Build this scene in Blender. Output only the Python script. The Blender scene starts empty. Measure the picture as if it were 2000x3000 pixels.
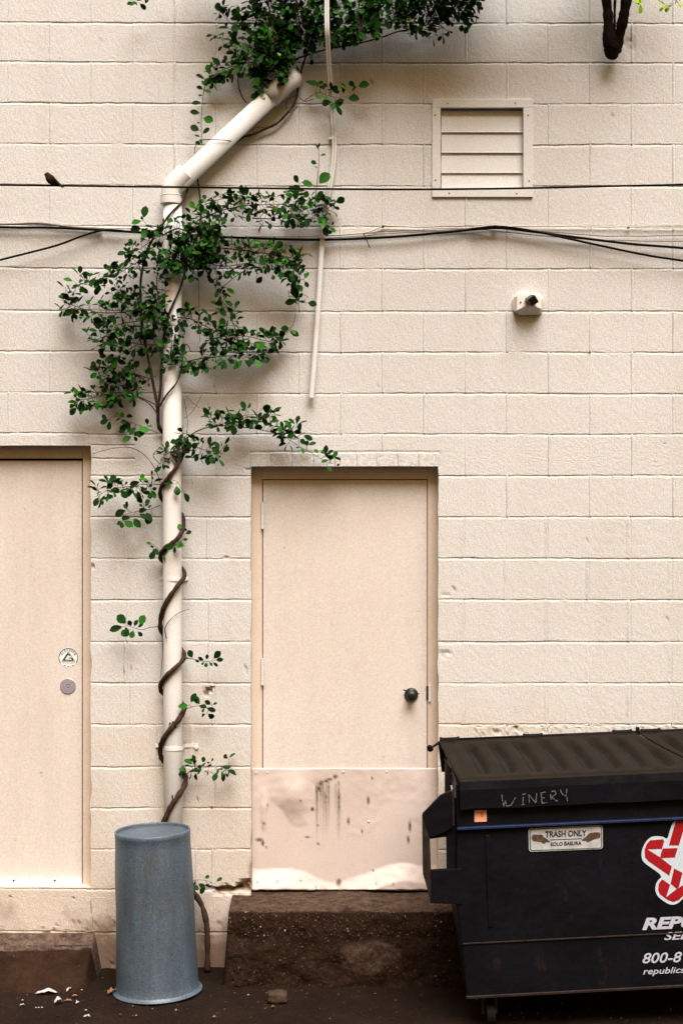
import bpy, math, random
import numpy as np
from mathutils import Vector, Matrix, noise

R = math.radians
sc = bpy.context.scene
COL = sc.collection

# ------------------------------------------------------------------ camera
D = 7.333            # camera to wall, metres
F = 4400.0           # focal length in photo pixels (photo 2000 x 3000)
HC = 2.227           # camera height
cam_d = bpy.data.cameras.new("camera")
cam = bpy.data.objects.new("camera", cam_d)
COL.objects.link(cam)
cam.location = (0, -D, HC)
cam.rotation_euler = (R(90), 0, 0)
cam_d.sensor_fit = 'VERTICAL'
cam_d.sensor_height = 36
cam_d.lens = F / 3000 * 36
cam_d.clip_end = 500
sc.camera = cam

# ------------------------------------------------------------------ light
EL, AZ = R(60), R(14)       # AZ: from straight in front of the wall towards the right
SUN_ANGLE = 42
w = bpy.data.worlds.new("World"); sc.world = w; w.use_nodes = True
nt = w.node_tree
bg = nt.nodes['Background']
sky = nt.nodes.new('ShaderNodeTexSky')
sky.sky_type = 'NISHITA'; sky.sun_disc = False
sky.sun_elevation = EL; sky.sun_rotation = math.pi - AZ
sky.air_density = 1.0; sky.dust_density = 6.0; sky.ozone_density = 0.4
mxs = nt.nodes.new('ShaderNodeMix'); mxs.data_type = 'RGBA'; mxs.blend_type = 'MULTIPLY'; mxs.inputs[0].default_value = 1
mxs.inputs[7].default_value = (1.0, .54, .13, 1)      # warm tint added to the sky for brown fill in the shadows
nt.links.new(sky.outputs[0], mxs.inputs[6]); nt.links.new(mxs.outputs[2], bg.inputs[0])
bg.inputs[1].default_value = 0.085
sd = bpy.data.lights.new("sun", 'SUN'); sun = bpy.data.objects.new("sun", sd); COL.objects.link(sun)
sd.energy = 4.0; sd.angle = R(SUN_ANGLE); sd.color = (1.0, 1.0, 1.0)
sv = Vector((math.sin(AZ) * math.cos(EL), -math.cos(AZ) * math.cos(EL), math.sin(EL)))
sun.rotation_euler = sv.to_track_quat('Z', 'Y').to_euler()
sc.view_settings.view_transform = 'Standard'
sc.view_settings.look = 'None'
sc.view_settings.exposure = 0.60
sc.view_settings.gamma = 1.0

rnd = random.Random(11)

# ------------------------------------------------------------------ helpers
def P(px, py, off=0.0):
    """photo pixel -> world point at distance `off` in front of the wall"""
    d = D - off
    return Vector(((px - 1000) * d / F, -off, HC - (py - 1500) * d / F))

def WX(px): return (px - 1000) * D / F
def WZ(py): return HC - (py - 1500) * D / F

class MB:
    def __init__(s): s.v = []; s.f = []
    def add(s, vs, fs):
        b = len(s.v); s.v += [tuple(v) for v in vs]; s.f += [tuple(i + b for i in f) for f in fs]
    def box(s, x0, x1, y0, y1, z0, z1, M=None):
        vs = [Vector(c) for c in ((x0,y0,z0),(x1,y0,z0),(x1,y1,z0),(x0,y1,z0),(x0,y0,z1),(x1,y0,z1),(x1,y1,z1),(x0,y1,z1))]
        if M: vs = [M @ v for v in vs]
        s.add(vs, [(0,3,2,1),(4,5,6,7),(0,1,5,4),(1,2,6,5),(2,3,7,6),(3,0,4,7)])
    def prism(s, pts, d0, d1, fn):
        """pts: outline (a,b); fn(a,b,d)->point. d0 near, d1 far"""
        n = len(pts)
        vs = [fn(a, b, d0) for a, b in pts] + [fn(a, b, d1) for a, b in pts]
        s.add(vs, [tuple(range(n)), tuple(range(2*n-1, n-1, -1))] + [(i, i+n, (i+1) % n + n, (i+1) % n) for i in range(n)])
    def tube(s, pts, rad, seg=8, cap=True):
        pts = [Vector(p) for p in pts]
        n = len(pts)
        if not hasattr(rad, '__len__'): rad = [rad] * n
        up = None; vs = []
        for i, p in enumerate(pts):
            t = (pts[min(i+1, n-1)] - pts[max(i-1, 0)])
            t = t.normalized() if t.length > 1e-9 else Vector((0, 0, 1))
            if up is None:
                up = Vector((0, 1, 0)) if abs(t.y) < .9 else Vector((1, 0, 0))
            up = (up - t * up.dot(t))
            up = up.normalized() if up.length > 1e-6 else t.orthogonal().normalized()
            b = t.cross(up)
            for k in range(seg):
                a = 2 * math.pi * k / seg
                vs.append(p + (up * math.cos(a) + b * math.sin(a)) * rad[i])
        fs = [(i*seg+k, i*seg+(k+1) % seg, (i+1)*seg+(k+1) % seg, (i+1)*seg+k) for i in range(n-1) for k in range(seg)]
        if cap: fs += [tuple(range(seg-1, -1, -1)), tuple(range((n-1)*seg, n*seg))]
        s.add(vs, fs)
    def lathe(s, prof, M, seg=48, cap0=True, cap1=True):
        """prof: (r, z) list, about local z"""
        vs = [M @ Vector((r*math.cos(2*math.pi*k/seg), r*math.sin(2*math.pi*k/seg), z)) for r, z in prof for k in range(seg)]
        n = len(prof)
        fs = [(i*seg+k, i*seg+(k+1) % seg, (i+1)*seg+(k+1) % seg, (i+1)*seg+k) for i in range(n-1) for k in range(seg)]
        if cap0: fs.append(tuple(range(seg-1, -1, -1)))
        if cap1: fs.append(tuple(range((n-1)*seg, n*seg)))
        s.add(vs, fs)
    def build(s, name, mat, parent=None, smooth=False, bevel=0, origin=None):
        me = bpy.data.meshes.new(name)
        vs = s.v
        if origin is not None:
            o_ = Vector(origin); vs = [tuple(Vector(v) - o_) for v in vs]
        me.from_pydata(vs, [], s.f)
        me.materials.append(mat)
        if smooth: me.polygons.foreach_set('use_smooth', [True] * len(me.polygons))
        o = bpy.data.objects.new(name, me); COL.objects.link(o)
        if origin is not None: o.location = origin
        if parent is not None:
            o.parent = parent
            pw = Matrix.Translation(parent.location) @ parent.rotation_euler.to_matrix().to_4x4() if parent.parent is None else \
                 Matrix.Translation(parent.parent.location) @ parent.parent.rotation_euler.to_matrix().to_4x4() @ parent.matrix_parent_inverse @ Matrix.Translation(parent.location)
            o.matrix_parent_inverse = pw.inverted()
        if bevel:
            m = o.modifiers.new('bevel', 'BEVEL'); m.width = bevel; m.segments = 2; m.limit_method = 'ANGLE'; m.angle_limit = R(40)
        return o

def tag(o, label, cat, group=None, kind=None):
    o['label'] = label; o['category'] = cat
    if group: o['group'] = group
    if kind: o['kind'] = kind
    return o
def thing(name, loc, label, cat, group=None):
    o = bpy.data.objects.new(name, None); COL.objects.link(o); o.location = loc
    o.empty_display_size = .1
    return tag(o, label, cat, group)

def spline(pts, step=6):
    """Catmull-Rom through (x,y[,r]) tuples"""
    out = []
    n = len(pts)
    for i in range(n-1):
        p0, p1, p2, p3 = pts[max(i-1, 0)], pts[i], pts[i+1], pts[min(i+2, n-1)]
        for k in range(step):
            t = k / step
            out.append(tuple(.5*((2*b) + (-a+c)*t + (2*a-5*b+4*c-d)*t*t + (-a+3*b-3*c+d)*t**3) for a, b, c, d in zip(p0, p1, p2, p3)))
    out.append(tuple(pts[-1]))
    return out

def srgb(h):
    h = h.lstrip('#'); c = [int(h[i:i+2], 16)/255 for i in (0, 2, 4)]
    return tuple(x/12.92 if x <= .04045 else ((x+.055)/1.055)**2.4 for x in c) + (1,)

# ------------------------------------------------------------------ materials
class NB:
    def __init__(s, name, rough=.7, spec=.3, metal=0):
        s.m = bpy.data.materials.new(name); s.m.use_nodes = True
        s.nt = s.m.node_tree; s.b = s.nt.nodes['Principled BSDF']
        s.b.inputs['Roughness'].default_value = rough
        s.b.inputs['Specular IOR Level'].default_value = spec
        s.b.inputs['Metallic'].default_value = metal
        s.co = s.nt.nodes.new('ShaderNodeTexCoord').outputs['Object']
        s.nrm = None
    def noise(s, scale, detail=4, rough=.6, stretch=None, dist=0):
        n = s.nt.nodes.new('ShaderNodeTexNoise'); n.inputs['Scale'].default_value = scale
        n.inputs['Detail'].default_value = detail; n.inputs['Roughness'].default_value = rough
        n.inputs['Distortion'].default_value = dist
        src = s.co
        if stretch:
            mp = s.nt.nodes.new('ShaderNodeMapping'); mp.inputs['Scale'].default_value = stretch
            s.nt.links.new(s.co, mp.inputs[0]); src = mp.outputs[0]
        s.nt.links.new(src, n.inputs['Vector'])
        return n.outputs['Fac']
    def ramp(s, fac, stops):
        r = s.nt.nodes.new('ShaderNodeValToRGB')
        e = r.color_ramp.elements
        while len(e) < len(stops): e.new(.5)
        for el, (p, c) in zip(e, stops):
            el.position = p; el.color = c if hasattr(c, '__len__') else (c, c, c, 1)
        s.nt.links.new(fac, r.inputs[0]); return r.outputs[0]
    def mix(s, fac, a, b, mode='MIX'):
        n = s.nt.nodes.new('ShaderNodeMix'); n.data_type = 'RGBA'; n.blend_type = mode
        for sock, v in ((n.inputs[0], fac), (n.inputs[6], a), (n.inputs[7], b)):
            if hasattr(v, 'is_linked') or isinstance(v, bpy.types.NodeSocket): s.nt.links.new(v, sock)
            else: sock.default_value = v
        return n.outputs[2]
    def bump(s, h, strength, dist):
        n = s.nt.nodes.new('ShaderNodeBump'); n.inputs['Strength'].default_value = strength; n.inputs['Distance'].default_value = dist
        s.nt.links.new(h, n.inputs['Height'])
        if s.nrm: s.nt.links.new(s.nrm, n.inputs['Normal'])
        s.nrm = n.outputs[0]; s.nt.links.new(s.nrm, s.b.inputs['Normal'])
    def color(s, c):
        if isinstance(c, bpy.types.NodeSocket): s.nt.links.new(c, s.b.inputs['Base Color'])
        else: s.b.inputs['Base Color'].default_value = c
    def rough(s, sock): s.nt.links.new(sock, s.b.inputs['Roughness'])
    def attr(s, name):
        a = s.nt.nodes.new('ShaderNodeAttribute'); a.attribute_name = name; return a.outputs['Fac']
    def island(s):
        g = s.nt.nodes.new('ShaderNodeNewGeometry'); return g.outputs['Random Per Island']
    def sepz(s):
        x = s.nt.nodes.new('ShaderNodeSeparateXYZ'); s.nt.links.new(s.co, x.inputs[0]); return x.outputs['Z']
    def math(s, op, a, b=0.0, clamp=False):
        n = s.nt.nodes.new('ShaderNodeMath'); n.operation = op; n.use_clamp = clamp
        for sock, v in ((n.inputs[0], a), (n.inputs[1], b)):
            if isinstance(v, bpy.types.NodeSocket): s.nt.links.new(v, sock)
            else: sock.default_value = v
        return n.outputs[0]

def speck(nb, col, scale=170, lo=.86, hi=1.1):
    """fine mottling of the surface itself"""
    g = nb.ramp(nb.noise(scale, 2, .8), [(.3, lo), (.7, hi)])
    k = (hi-lo)*.22
    g2 = nb.ramp(nb.noise(scale*.83, 1, .6), [(.35, (1-k*.4, 1, 1+k, 1)), (.65, (1+k*.5, 1, 1-k, 1))])
    return nb.mix(1.0, nb.mix(1.0, col, g, 'MULTIPLY'), g2, 'MULTIPLY')

def paint(name, c1, c2, c3, rough=.75, bump=.5, spec=.25, spk=(.86, 1.1), brown_marks=True):
    nb = NB(name, rough, spec)
    big = nb.ramp(nb.noise(.9, 5, .6), [(.35, c1), (.65, c2)])
    med = nb.mix(nb.ramp(nb.noise(5, 6, .7), [(.52, 0.0), (.72, .45)]), big, c3)
    med = nb.mix(nb.ramp(nb.noise(5, 5, .65, (1, 1, .12)), [(.5, 0.0), (.78, .35)]), med, tuple(v*.82 for v in c3[:3])+(1,))
    col = speck(nb, med, 150, *spk)
    if brown_marks:  # brown tone growing towards the ground with a noisy edge, plus spots
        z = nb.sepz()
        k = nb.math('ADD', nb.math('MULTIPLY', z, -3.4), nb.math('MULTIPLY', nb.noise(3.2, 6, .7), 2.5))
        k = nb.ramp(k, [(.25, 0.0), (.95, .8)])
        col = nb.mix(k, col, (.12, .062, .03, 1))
        # rust / mould pin spots
        sp = nb.ramp(nb.noise(26, 3, .5), [(.735, 0.0), (.77, .55)])
        col = nb.mix(sp, col, (.22, .13, .07, 1))
    nb.color(col)
    if bump:
        nb.bump(nb.noise(260, 3, .8), bump, .003)
        nb.bump(nb.noise(70, 4, .6), bump*.14, .003)
    return nb

WALL1, WALL2, WALL3 = (.61, .645, .65, 1), (.65, .69, .705, 1), (.63, .63, .595, 1)
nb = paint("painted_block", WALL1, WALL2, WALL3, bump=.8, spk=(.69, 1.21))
src = nb.b.inputs['Base Color'].links[0].from_socket
# warm bounce light painted into the lower wall colour, stronger towards the ground
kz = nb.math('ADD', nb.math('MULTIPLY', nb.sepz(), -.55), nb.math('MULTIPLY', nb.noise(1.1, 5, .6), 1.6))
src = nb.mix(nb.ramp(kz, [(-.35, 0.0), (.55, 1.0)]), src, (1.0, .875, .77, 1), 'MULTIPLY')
nb.color(nb.mix(nb.attr('chip'), src, nb.mix(nb.noise(60, 4), (.10, .06, .035, 1), (.32, .24, .16, 1))))
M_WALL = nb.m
M_DOOR = paint("door_paint", (.62, .60, .575, 1), (.655, .64, .62, 1), (.60, .56, .53, 1), rough=.6, bump=.18, spk=(.84, 1.10), brown_marks=False).m
M_FRAME = paint("frame_paint", (.63, .55, .475, 1), (.66, .58, .505, 1), (.60, .50, .41, 1), rough=.6, bump=.2, spk=(.88, 1.08), brown_marks=False).m
M_PVC = paint("pipe_paint", (.69, .73, .75, 1), (.73, .77, .79, 1), (.69, .68, .64, 1), rough=.5, bump=.12, spk=(.9, 1.07), brown_marks=False).m
M_TRIM = paint("trim_paint", (.645, .69, .70, 1), (.69, .73, .745, 1), (.64, .63, .60, 1), rough=.65, bump=.25, brown_marks=False).m
M_WHITE = paint("white_plastic", (.78, .77, .74, 1), (.82, .81, .79, 1), (.6, .5, .4, 1), rough=.5, bump=.1, brown_marks=False).m

n_ = M_DOOR.node_tree; bs = n_.nodes['Principled BSDF']; old = bs.inputs['Base Color'].links[0].from_socket
class _N(NB):
    def __init__(s): s.m = M_DOOR; s.nt = n_; s.b = bs; s.co = n_.nodes['Texture Coordinate'].outputs['Object']; s.nrm = None
q = _N()     # roller streaks, smudges and pin spots on the doors
st_ = q.ramp(q.noise(14, 4, .6, (1, 1, .05)), [(.35, .985), (.65, 1.01)])
sm = q.ramp(q.noise(6, 6, .75), [(.60, 0.0), (.74, .28)])
sp_ = q.ramp(q.noise(30, 3, .5), [(.74, 0.0), (.765, .6)])
c_ = q.mix(1.0, old, st_, 'MULTIPLY'); c_ = q.mix(sm, c_, (.45, .36, .29, 1)); c_ = q.mix(sp_, c_, (.2, .14, .1, 1))
q.color(c_)
nb = NB("kick_plate_paint", .38, .5)
c = nb.ramp(nb.noise(1.6, 4), [(.35, (.56, .50, .47, 1)), (.65, (.65, .59, .565, 1))])
streak = nb.ramp(nb.noise(7, 5, .7, (6, 1, .55)), [(.60, 0.0), (.8, .3)])
c = nb.mix(streak, c, (.44, .35, .26, 1))
c = nb.mix(nb.attr('rust'), c, (.055, .035, .02, 1))
nb.color(speck(nb, c, 150, .88, 1.08)); nb.bump(nb.noise(160, 3), .12, .002)
M_KICK = nb.m

def simple(name, col, rough=.6, spec=.3, metal=0, nscale=60, var=.25, bump=.2, bscale=120):
    nb = NB(name, rough, spec, metal)
    a = tuple(x*(1-var) for x in col[:3]) + (1,); b = tuple(min(1, x*(1+var)) for x in col[:3]) + (1,)
    nb.color(nb.ramp(nb.noise(nscale, 5, .7), [(.3, a), (.7, b)]))
    if bump: nb.bump(nb.noise(bscale, 3), bump, .002)
    return nb.m
M_BLACK = simple("black_rubber", (.005, .0048, .0045), .7, .1)
M_GAP = simple("gap_black", (.006, .005, .004), .9, .05)
M_WIRE = simple("cable_jacket", (.004, .0035, .0035), .7, .08, bump=0)
M_BEIGEW = simple("painted_cable", (.58, .54, .48), .6)
M_GREYW = simple("grey_cable", (.14, .12, .10), .6)
M_BRONZE = simple("dark_bronze", (.025, .032, .028), .35, .5, .6)
M_GALVN = simple("galvanised_trim", (.62, .68, .76), .4, .5, .15, 30, .2, .1)
M_LOCK = simple("lock_disc", (.34, .34, .40), .45, .4, .3, 90, .25)
M_BARK = simple("vine_bark", (.040, .023, .016), .85, .15, 0, 50, .5, .7, 90)
M_TWIG = simple("twig_bark", (.028, .019, .012), .85, .15, 0, 50, .4, .3, 90)
M_TRUNK = simple("dark_bark", (.012, .009, .007), .9, .1, 0, 40, .6, .9, 60)
M_BIRD = simple("bird_feathers", (.022, .013, .007), .85, .1, 0, 130, .7, .5, 200)
M_BEAK = simple("beak_horn", (.03, .02, .012), .5)
M_STICKER = simple("white_vinyl", (.72, .78, .80), .5, bump=0, var=.08)
M_INK = simple("black_ink", (.02, .02, .018), .6, bump=0)
M_BLUEINK = simple("grey_blue_ink", (.10, .15, .19), .6, bump=0)
M_RED = simple("red_vinyl", (.30, .006, .012), .5, bump=0, var=.15)
M_DECALW = simple("decal_white", (.48, .60, .72), .5, bump=0, var=.12)
M_LETTER = simple("letter_vinyl", (.42, .47, .58), .5, bump=0, var=.15)
M_SIGN = simple("sign_cream", (.40, .43, .47), .5, bump=0, nscale=25, var=.25)
M_SIGNG = simple("sign_green", (.03, .09, .06), .5, bump=0)
M_HAND = simple("sign_brown", (.07, .045, .028), .6, bump=0, nscale=120, var=.8)
M_ORANGE = simple("orange_label", (.85, .42, .28), .5, bump=0, var=.15)
M_PAPER = simple("paper", (.42, .43, .47), .8, nscale=80)
M_TAN = simple("dry_leaf", (.22, .12, .07), .8)
M_ROCK = simple("rock", (.050, .036, .026), .9, .1, 0, 40, .5, .9, 50)
M_CHALK = simple("chalk_scratch", (.11, .14, .16), .9, bump=0, nscale=220, var=.7)
M_BLUE = simple("blue_paint", (.003, .014, .06), .5, .4, 0, 30, .5)
M_STEELD = simple("bare_scraped_steel", (.022, .016, .013), .5, .4, .3, 30, .6)

def leafmat(name, a, b, c_, d_):
    nb = NB(name, .6, .06)
    nb.color(nb.ramp(nb.island(), [(0, a), (.6, b), (.96, c_), (1, d_)]))
    try:
        nb.b.inputs['Subsurface Weight'].default_value = 0
    except Exception: pass
    nb.bump(nb.noise(150, 2), .15, .002)
    return nb.m
M_LEAF = leafmat("leaf_green", (.004, .016, .003, 1), (.009, .048, .006, 1), (.028, .15, .014, 1), (.11, .20, .02, 1))
M_LEAFY = leafmat("leaf_lime_sunlit", (.25, .42, .01, 1), (.35, .55, .02, 1), (.5, .7, .05, 1), (.55, .75, .05, 1))  # yellow-green leaves, with sunlight put into their bright colour

nb = NB("dumpster_paint", .55, .12)
c = nb.ramp(nb.noise(3, 6, .7), [(.35, (.0018, .0022, .0038, 1)), (.7, (.0042, .0050, .0085, 1))])
c = nb.mix(nb.ramp(nb.noise(11, 6, .75, (1, 1, .4)), [(.6, 0.0), (.8, .5)]), c, (.035, .02, .012, 1))
nb.color(speck(nb, c, 200, .5, 1.7)); nb.bump(nb.noise(25, 4), .3, .004); nb.bump(nb.noise(4, 3), .6, .02)
M_DUMP = nb.m
nb = NB("lid_plastic", .7, .12)
c = nb.ramp(nb.noise(6, 6, .7), [(.35, (.006, .0042, .0024, 1)), (.7, (.013, .009, .005, 1))])
nb.color(speck(nb, c, 200, .6, 1.4)); nb.bump(nb.noise(140, 3), .25, .002)
M_LID = nb.m

nb = NB("galvanised_steel", .5, .45, .35)
c = nb.ramp(nb.noise(4, 5, .7, (3, 3, .35)), [(.3, (.075, .110, .150, 1)), (.7, (.115, .185, .265, 1))])
c = nb.mix(nb.ramp(nb.noise(2.4, 4, .6), [(.42, 0.0), (.7, .6)]), c, (.085, .078, .068, 1))
nb.color(speck(nb, c, 160, .55, 1.4)); nb.bump(nb.noise(90, 3), .2, .002)
M_CAN = nb.m

nb = NB("asphalt", .9, .12)
c = nb.ramp(nb.noise(2.4, 6, .7), [(.35, (.0065, .0034, .0022, 1)), (.7, (.016, .0088, .0053, 1))])
c = nb.mix(nb.ramp(nb.noise(85, 3, .8), [(.60, 0.0), (.74, .75)]), c, (.075, .042, .026, 1))
c = nb.mix(nb.ramp(nb.noise(33, 2, .6), [(.735, 0.0), (.76, .8)]), c, (.16, .13, .11, 1))
nb.color(c); nb.bump(nb.noise(110, 4), .8, .006); nb.bump(nb.noise(12, 4), .5, .01)
M_ASPH = nb.m

def conc(name, a, b, pebble, thr, top):
    nb = NB(name, .92, .12)
    c = nb.ramp(nb.noise(9, 6, .75), [(.35, a), (.68, b)])
    c = nb.mix(nb.ramp(nb.noise(70, 3, .8), [(thr, 0.0), (thr+.08, .9)]), c, pebble)
    g = nb.nt.nodes.new('ShaderNodeNewGeometry'); x = nb.nt.nodes.new('ShaderNodeSeparateXYZ')
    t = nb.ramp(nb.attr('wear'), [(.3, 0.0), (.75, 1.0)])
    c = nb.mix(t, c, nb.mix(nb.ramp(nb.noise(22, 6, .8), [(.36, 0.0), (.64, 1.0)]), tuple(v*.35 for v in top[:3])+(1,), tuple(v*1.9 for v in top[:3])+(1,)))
    nb.color(speck(nb, c, 120, .75, 1.25)); nb.bump(nb.noise(60, 5, .75), 1.0, .012)
    return nb.m
M_STEP = conc("weathered_concrete", (.013, .0068, .0040, 1), (.030, .0165, .0095, 1), (.13, .075, .045, 1), .61, (.060, .040, .028))
M_APRON = conc("worn_apron", (.016, .008, .0045, 1), (.038, .02, .011, 1), (.10, .05, .028, 1), .64, (.085, .062, .050))

# ------------------------------------------------------------------ the block wall
HJ = [-177, -55, 68, 184, 304, 424, 545, 664, 788, 912, 1032, 1153, 1272, 1393, 1514, 1636, 1757, 1880, 2001, 2122, 2246, 2367, 2488, 2605, 2731, 2852, 2973]
HJ = [-177-121*4, -177-121*3, -177-121*2, -177-121] + HJ
PAR = {}   # parity of course above joint i
OPEN = [  # openings in photo px: x0,x1,y0,y1
    (-280, 267, 1305, 2600), (735, 1283, 1366, 2630), (1290, 1532, 315, 552)]
xs0 = []
def build_wall():
    X0, X1 = -1500, 3600
    xs = set()
    q = lambda v: round(v, 2)
    for i in range(-12, 14):
        for base in (1242, 1364):
            c0 = base + 243*i
            for dx in (-7, -4, -2, 0, 2, 4, 7): xs.add(q(c0+dx))
    x = X0
    while x < X1:
        xs.add(q(x)); x += 8 if -60 < x < 2060 else 60
    for dx in (-5, -3, -1.5, 0, 1.5, 3, 5): xs.add(q(512+dx))
    for a, b, c, d in OPEN: xs |= {q(a), q(b), q(a-3), q(b+3)}
    for vx in (373, 608, 366, 614, 384, 623, 460, 633, 575): xs |= {q(vx+d_) for d_ in (-4, -1.5, 1.5, 4)}
    for vx in (791, 853, 914, 977, 1041, 1101, 1162, 1222): xs |= {q(vx+d_) for d_ in (-5, -2.2, 0, 2.2, 5)}
    xs = sorted(xs); out = [xs[0]]
    must = {q(v) for o in OPEN for v in o[:2]}
    for v in xs[1:]:
        if v - out[-1] < 1.2:
            if v in must: out[-1] = v
            continue
        out.append(v)
    xs = out
    ys = set()
    for j in HJ:
        for dy in (-12, -6, -4, -2.6, -1.2, .5, 2.5, 5, 7.5, 11): ys.add(q(j+dy))
    for j in (1303, 1342): 
        for dy in (-4, -2.6, -1.2, .5, 2.5, 5): ys.add(q(j+dy))
    y = HJ[0]
    while y < 2880: ys.add(q(y)); y += 11
    for j in (1305, 1366, 1326, 1340, 1352, 2600, 2630, 315, 552): ys |= {q(j), q(j-3), q(j+3)}
    ys = sorted(ys); out = [ys[0]]
    must = {q(v) for o in OPEN for v in o[2:]}
    for v in ys[1:]:
        if v - out[-1] < 1.1:
            if v in must: out[-1] = v
            continue
        out.append(v)
    ys = out
    xa, ya = np.array(xs), np.array(ys)
    XX, YY = np.meshgrid(xa, ya)
    H, W = XX.shape
    # smooth noise fields on the grid
    def field(scale, seed, oct_=2):
        # cheap value noise via random sinusoids
        r = np.random.RandomState(seed); out = np.zeros_like(XX)
        for k in range(14):
            th = r.rand()*math.pi*2; fr = scale*(.5+1.5*r.rand()); ph = r.rand()*6.28
            out += np.sin((XX*math.cos(th)+YY*math.sin(th))*fr+ph)
        return out/4.0
    h = 0.0003*field(.02, 1)
    chip = np.zeros_like(XX)
    wob = 1.1*field(.012, 3) + .8*field(.07, 4)   # px wobble for joints
    strength = np.clip(.75+.33*field(.02, 5)+.2*field(.09, 6), .12, 1.3)
    def hjoint(y0, msk, s=1.0):
        d = (YY - y0)
        w_ = 6.0
        t = np.where(d < 0, np.clip(1+d/2.2, 0, 1), np.clip(1-d/w_, 0, 1))
        return -.0058*t*s*strength*msk
    def vjoint(x0, msk, s=1.0):
        d = np.abs(XX-x0)
        return (.0040*np.clip(1.15-d/3.6, 0, 1)-.0030*np.clip(1-np.abs(XX-x0-5)/2.6, 0, 1)-.0015*np.clip(1-np.abs(XX-x0+5)/2.6, 0, 1))*s*msk*np.clip(.95+.35*field(.02, int(x0) % 97+11), .2, 1.25)
    left = (XX < 735)
    for i, j in enumerate(HJ):
        m = np.ones_like(XX)
        if j == 1272: pass
        h = np.minimum(h, h*0 + hjoint(j, m) + h*.5) if False else h + hjoint(j, m)
        # no joints inside lintel row
    lint = (XX > 725) & (XX < 1290)
    pil = (XX > 267) & (XX < 735)
    for i in range(len(HJ)-1):
        a, b = HJ[i], HJ[i+1]
        band = ((YY > a) & (YY < b)).astype(float)
        k = HJ.index(68) - i     # i = course whose top is HJ[i]
        A = (k % 2 == 1)         # course 0-68 (i=idx68-1 -> k=1) is parity A (1716)
        base = 1242 if A else 1364
        drift = 0 if a < 1500 else -9
        vs_ = [base+243*n+drift for n in range(-11, 10)]
        low = a > 1350
        if low:
            spec_ = {1393: [565], 1514: [367, 608], 1636: [], 1757: [373, 614], 1880: [366, 612], 2001: [384, 623], 2122: [460, 560], 2246: [633], 2367: [500], 2488: [575, 623], 2605: [270], 2731: [430]}
            vs_ = [v for v in vs_ if v > 1283 or v < -280] + spec_.get(a, [])
        for v in vs_:
            s = 1.0
            if v < 512: s = .7
            if v < 512 and rnd.random() < .35: s = .15
            h = h + vjoint(v, band, s)
    # control joint at 512 in the upper part (a slightly proud mortar seam)
    h += .0022*np.clip(1-np.abs(XX-512-2*field(.03, 77))/7, 0, 1)*(YY < 640)
    h += .0022*np.clip(1-np.abs(XX-262)/8, 0, 1)*((YY > 1160) & (YY < 1300))
    # courses beside the left door head
    side = ((XX > 268) & (XX < 395)).astype(float)
    h += hjoint(1303, side, .9) + hjoint(1342, side, .9)
    # brick lintel row over the main door: cover joints then its own
    L = ((XX > 733) & (XX < 1285) & (YY > 1326) & (YY < 1367))
    h = np.where(L, .004+.0004*field(.2, 9), h)
    for v in (791, 853, 914, 977, 1041, 1101, 1162, 1222):
        h = h - .007*np.clip(1.3-np.abs(XX-v)/4.6, 0, 1)*L
    h = h - .006*np.clip(1-np.abs(YY-1325)/3.2, 0, 1)*((XX > 730) & (XX < 1288))
    h = h - .0045*np.clip(1-np.abs(XX-1287)/3.2, 0, 1)*((YY > 1326) & (YY < 1372))
    # rough eroded bed behind the dumpster
    er = ((YY > 2126) & (YY < 2160) & (XX > 1360) & (XX < 2400)).astype(float)
    r_ = np.random.RandomState(5).rand(H, W)
    h += er*(-.004*(field(.35, 51) > .9)-.0012*r_)
    chip = np.maximum(chip, er*.45*(r_ > .88))
    # overall roughness grain in geometry
    h += (np.random.RandomState(8).rand(H, W)-.5)*.0009
    # chips and damage: px,py,rx,ry,depth,chipcol
    rs = np.random.RandomState(3)
    chips = [(612, 2026, 12, 7, .02, 1), (622, 2016, 9, 6, .015, .9), (605, 2036, 8, 5, .015, .9), (660, 2606, 50, 12, .03, 1), (715, 2598, 28, 18, .035, 1),
             (272, 1660, 7, 5, .008, .8), (662, 1632, 6, 5, .006, .9), (726, 1376, 12, 6, .006, .4), (1295, 1732, 14, 3, .003, .2), (1330, 1724, 5, 4, .006, .7),
             (1304, 1745, 14, 4, .003, .1), (1310, 1885, 30, 4, .0025, .1), (1300, 1915, 20, 10, .006, .25), (440, 2062, 8, 4, .006, .7), (545, 2185, 14, 9, .004, .6), (460, 2195, 3, 30, .006, .6),
             (720, 1960, 6, 14, .006, .3), (735, 2560, 8, 40, .006, .6), (1725, 1037, 4, 3, .004, .6), (1500, 1242, 3, 3, .004, .5), (1385, 1636, 3, 2, .004, 1),
             (560, 2412, 4, 3, .005, .9), (555, 2345, 3, 3, .005, .8), (580, 2340, 3, 3, .005, .9), (620, 2370, 4, 6, .005, .7), (625, 2285, 3, 4, .005, .9), (363, 1965, 3, 12, .003, .7), (365, 1905, 4, 4, .004, .8),
             (1840, 128, 20, 34, .006, .18), (1847, 110, 4, 30, .004, .3), (72, 588, 2, 5, .002, .5), (292, 590, 2, 13, .002, .3), (348, 165, 4, 7, .002, .4), (298, 122, 3, 5, .002, .4),
             (1694, 1245, 1.5, 20, .003, .8), (1772, 1255, 1.5, 14, .003, .7), (1572, 1733, 1.5, 10, .003, .7), (850, 460, 3, 11, .001, .25), (1510, 2130, 9, 5, .01, .9), (1452, 2146, 7, 5, .01, .8),
             (30, 2632, 5, 4, .004, .7), (215, 2634, 5, 4, .004, .8), (180, 2690, 5, 3, .004, .6), (268, 2660, 3, 16, .005, .6), (272, 2700, 2, 12, .004, .6), (330, 2826, 10, 6, .006, .2)]
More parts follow.
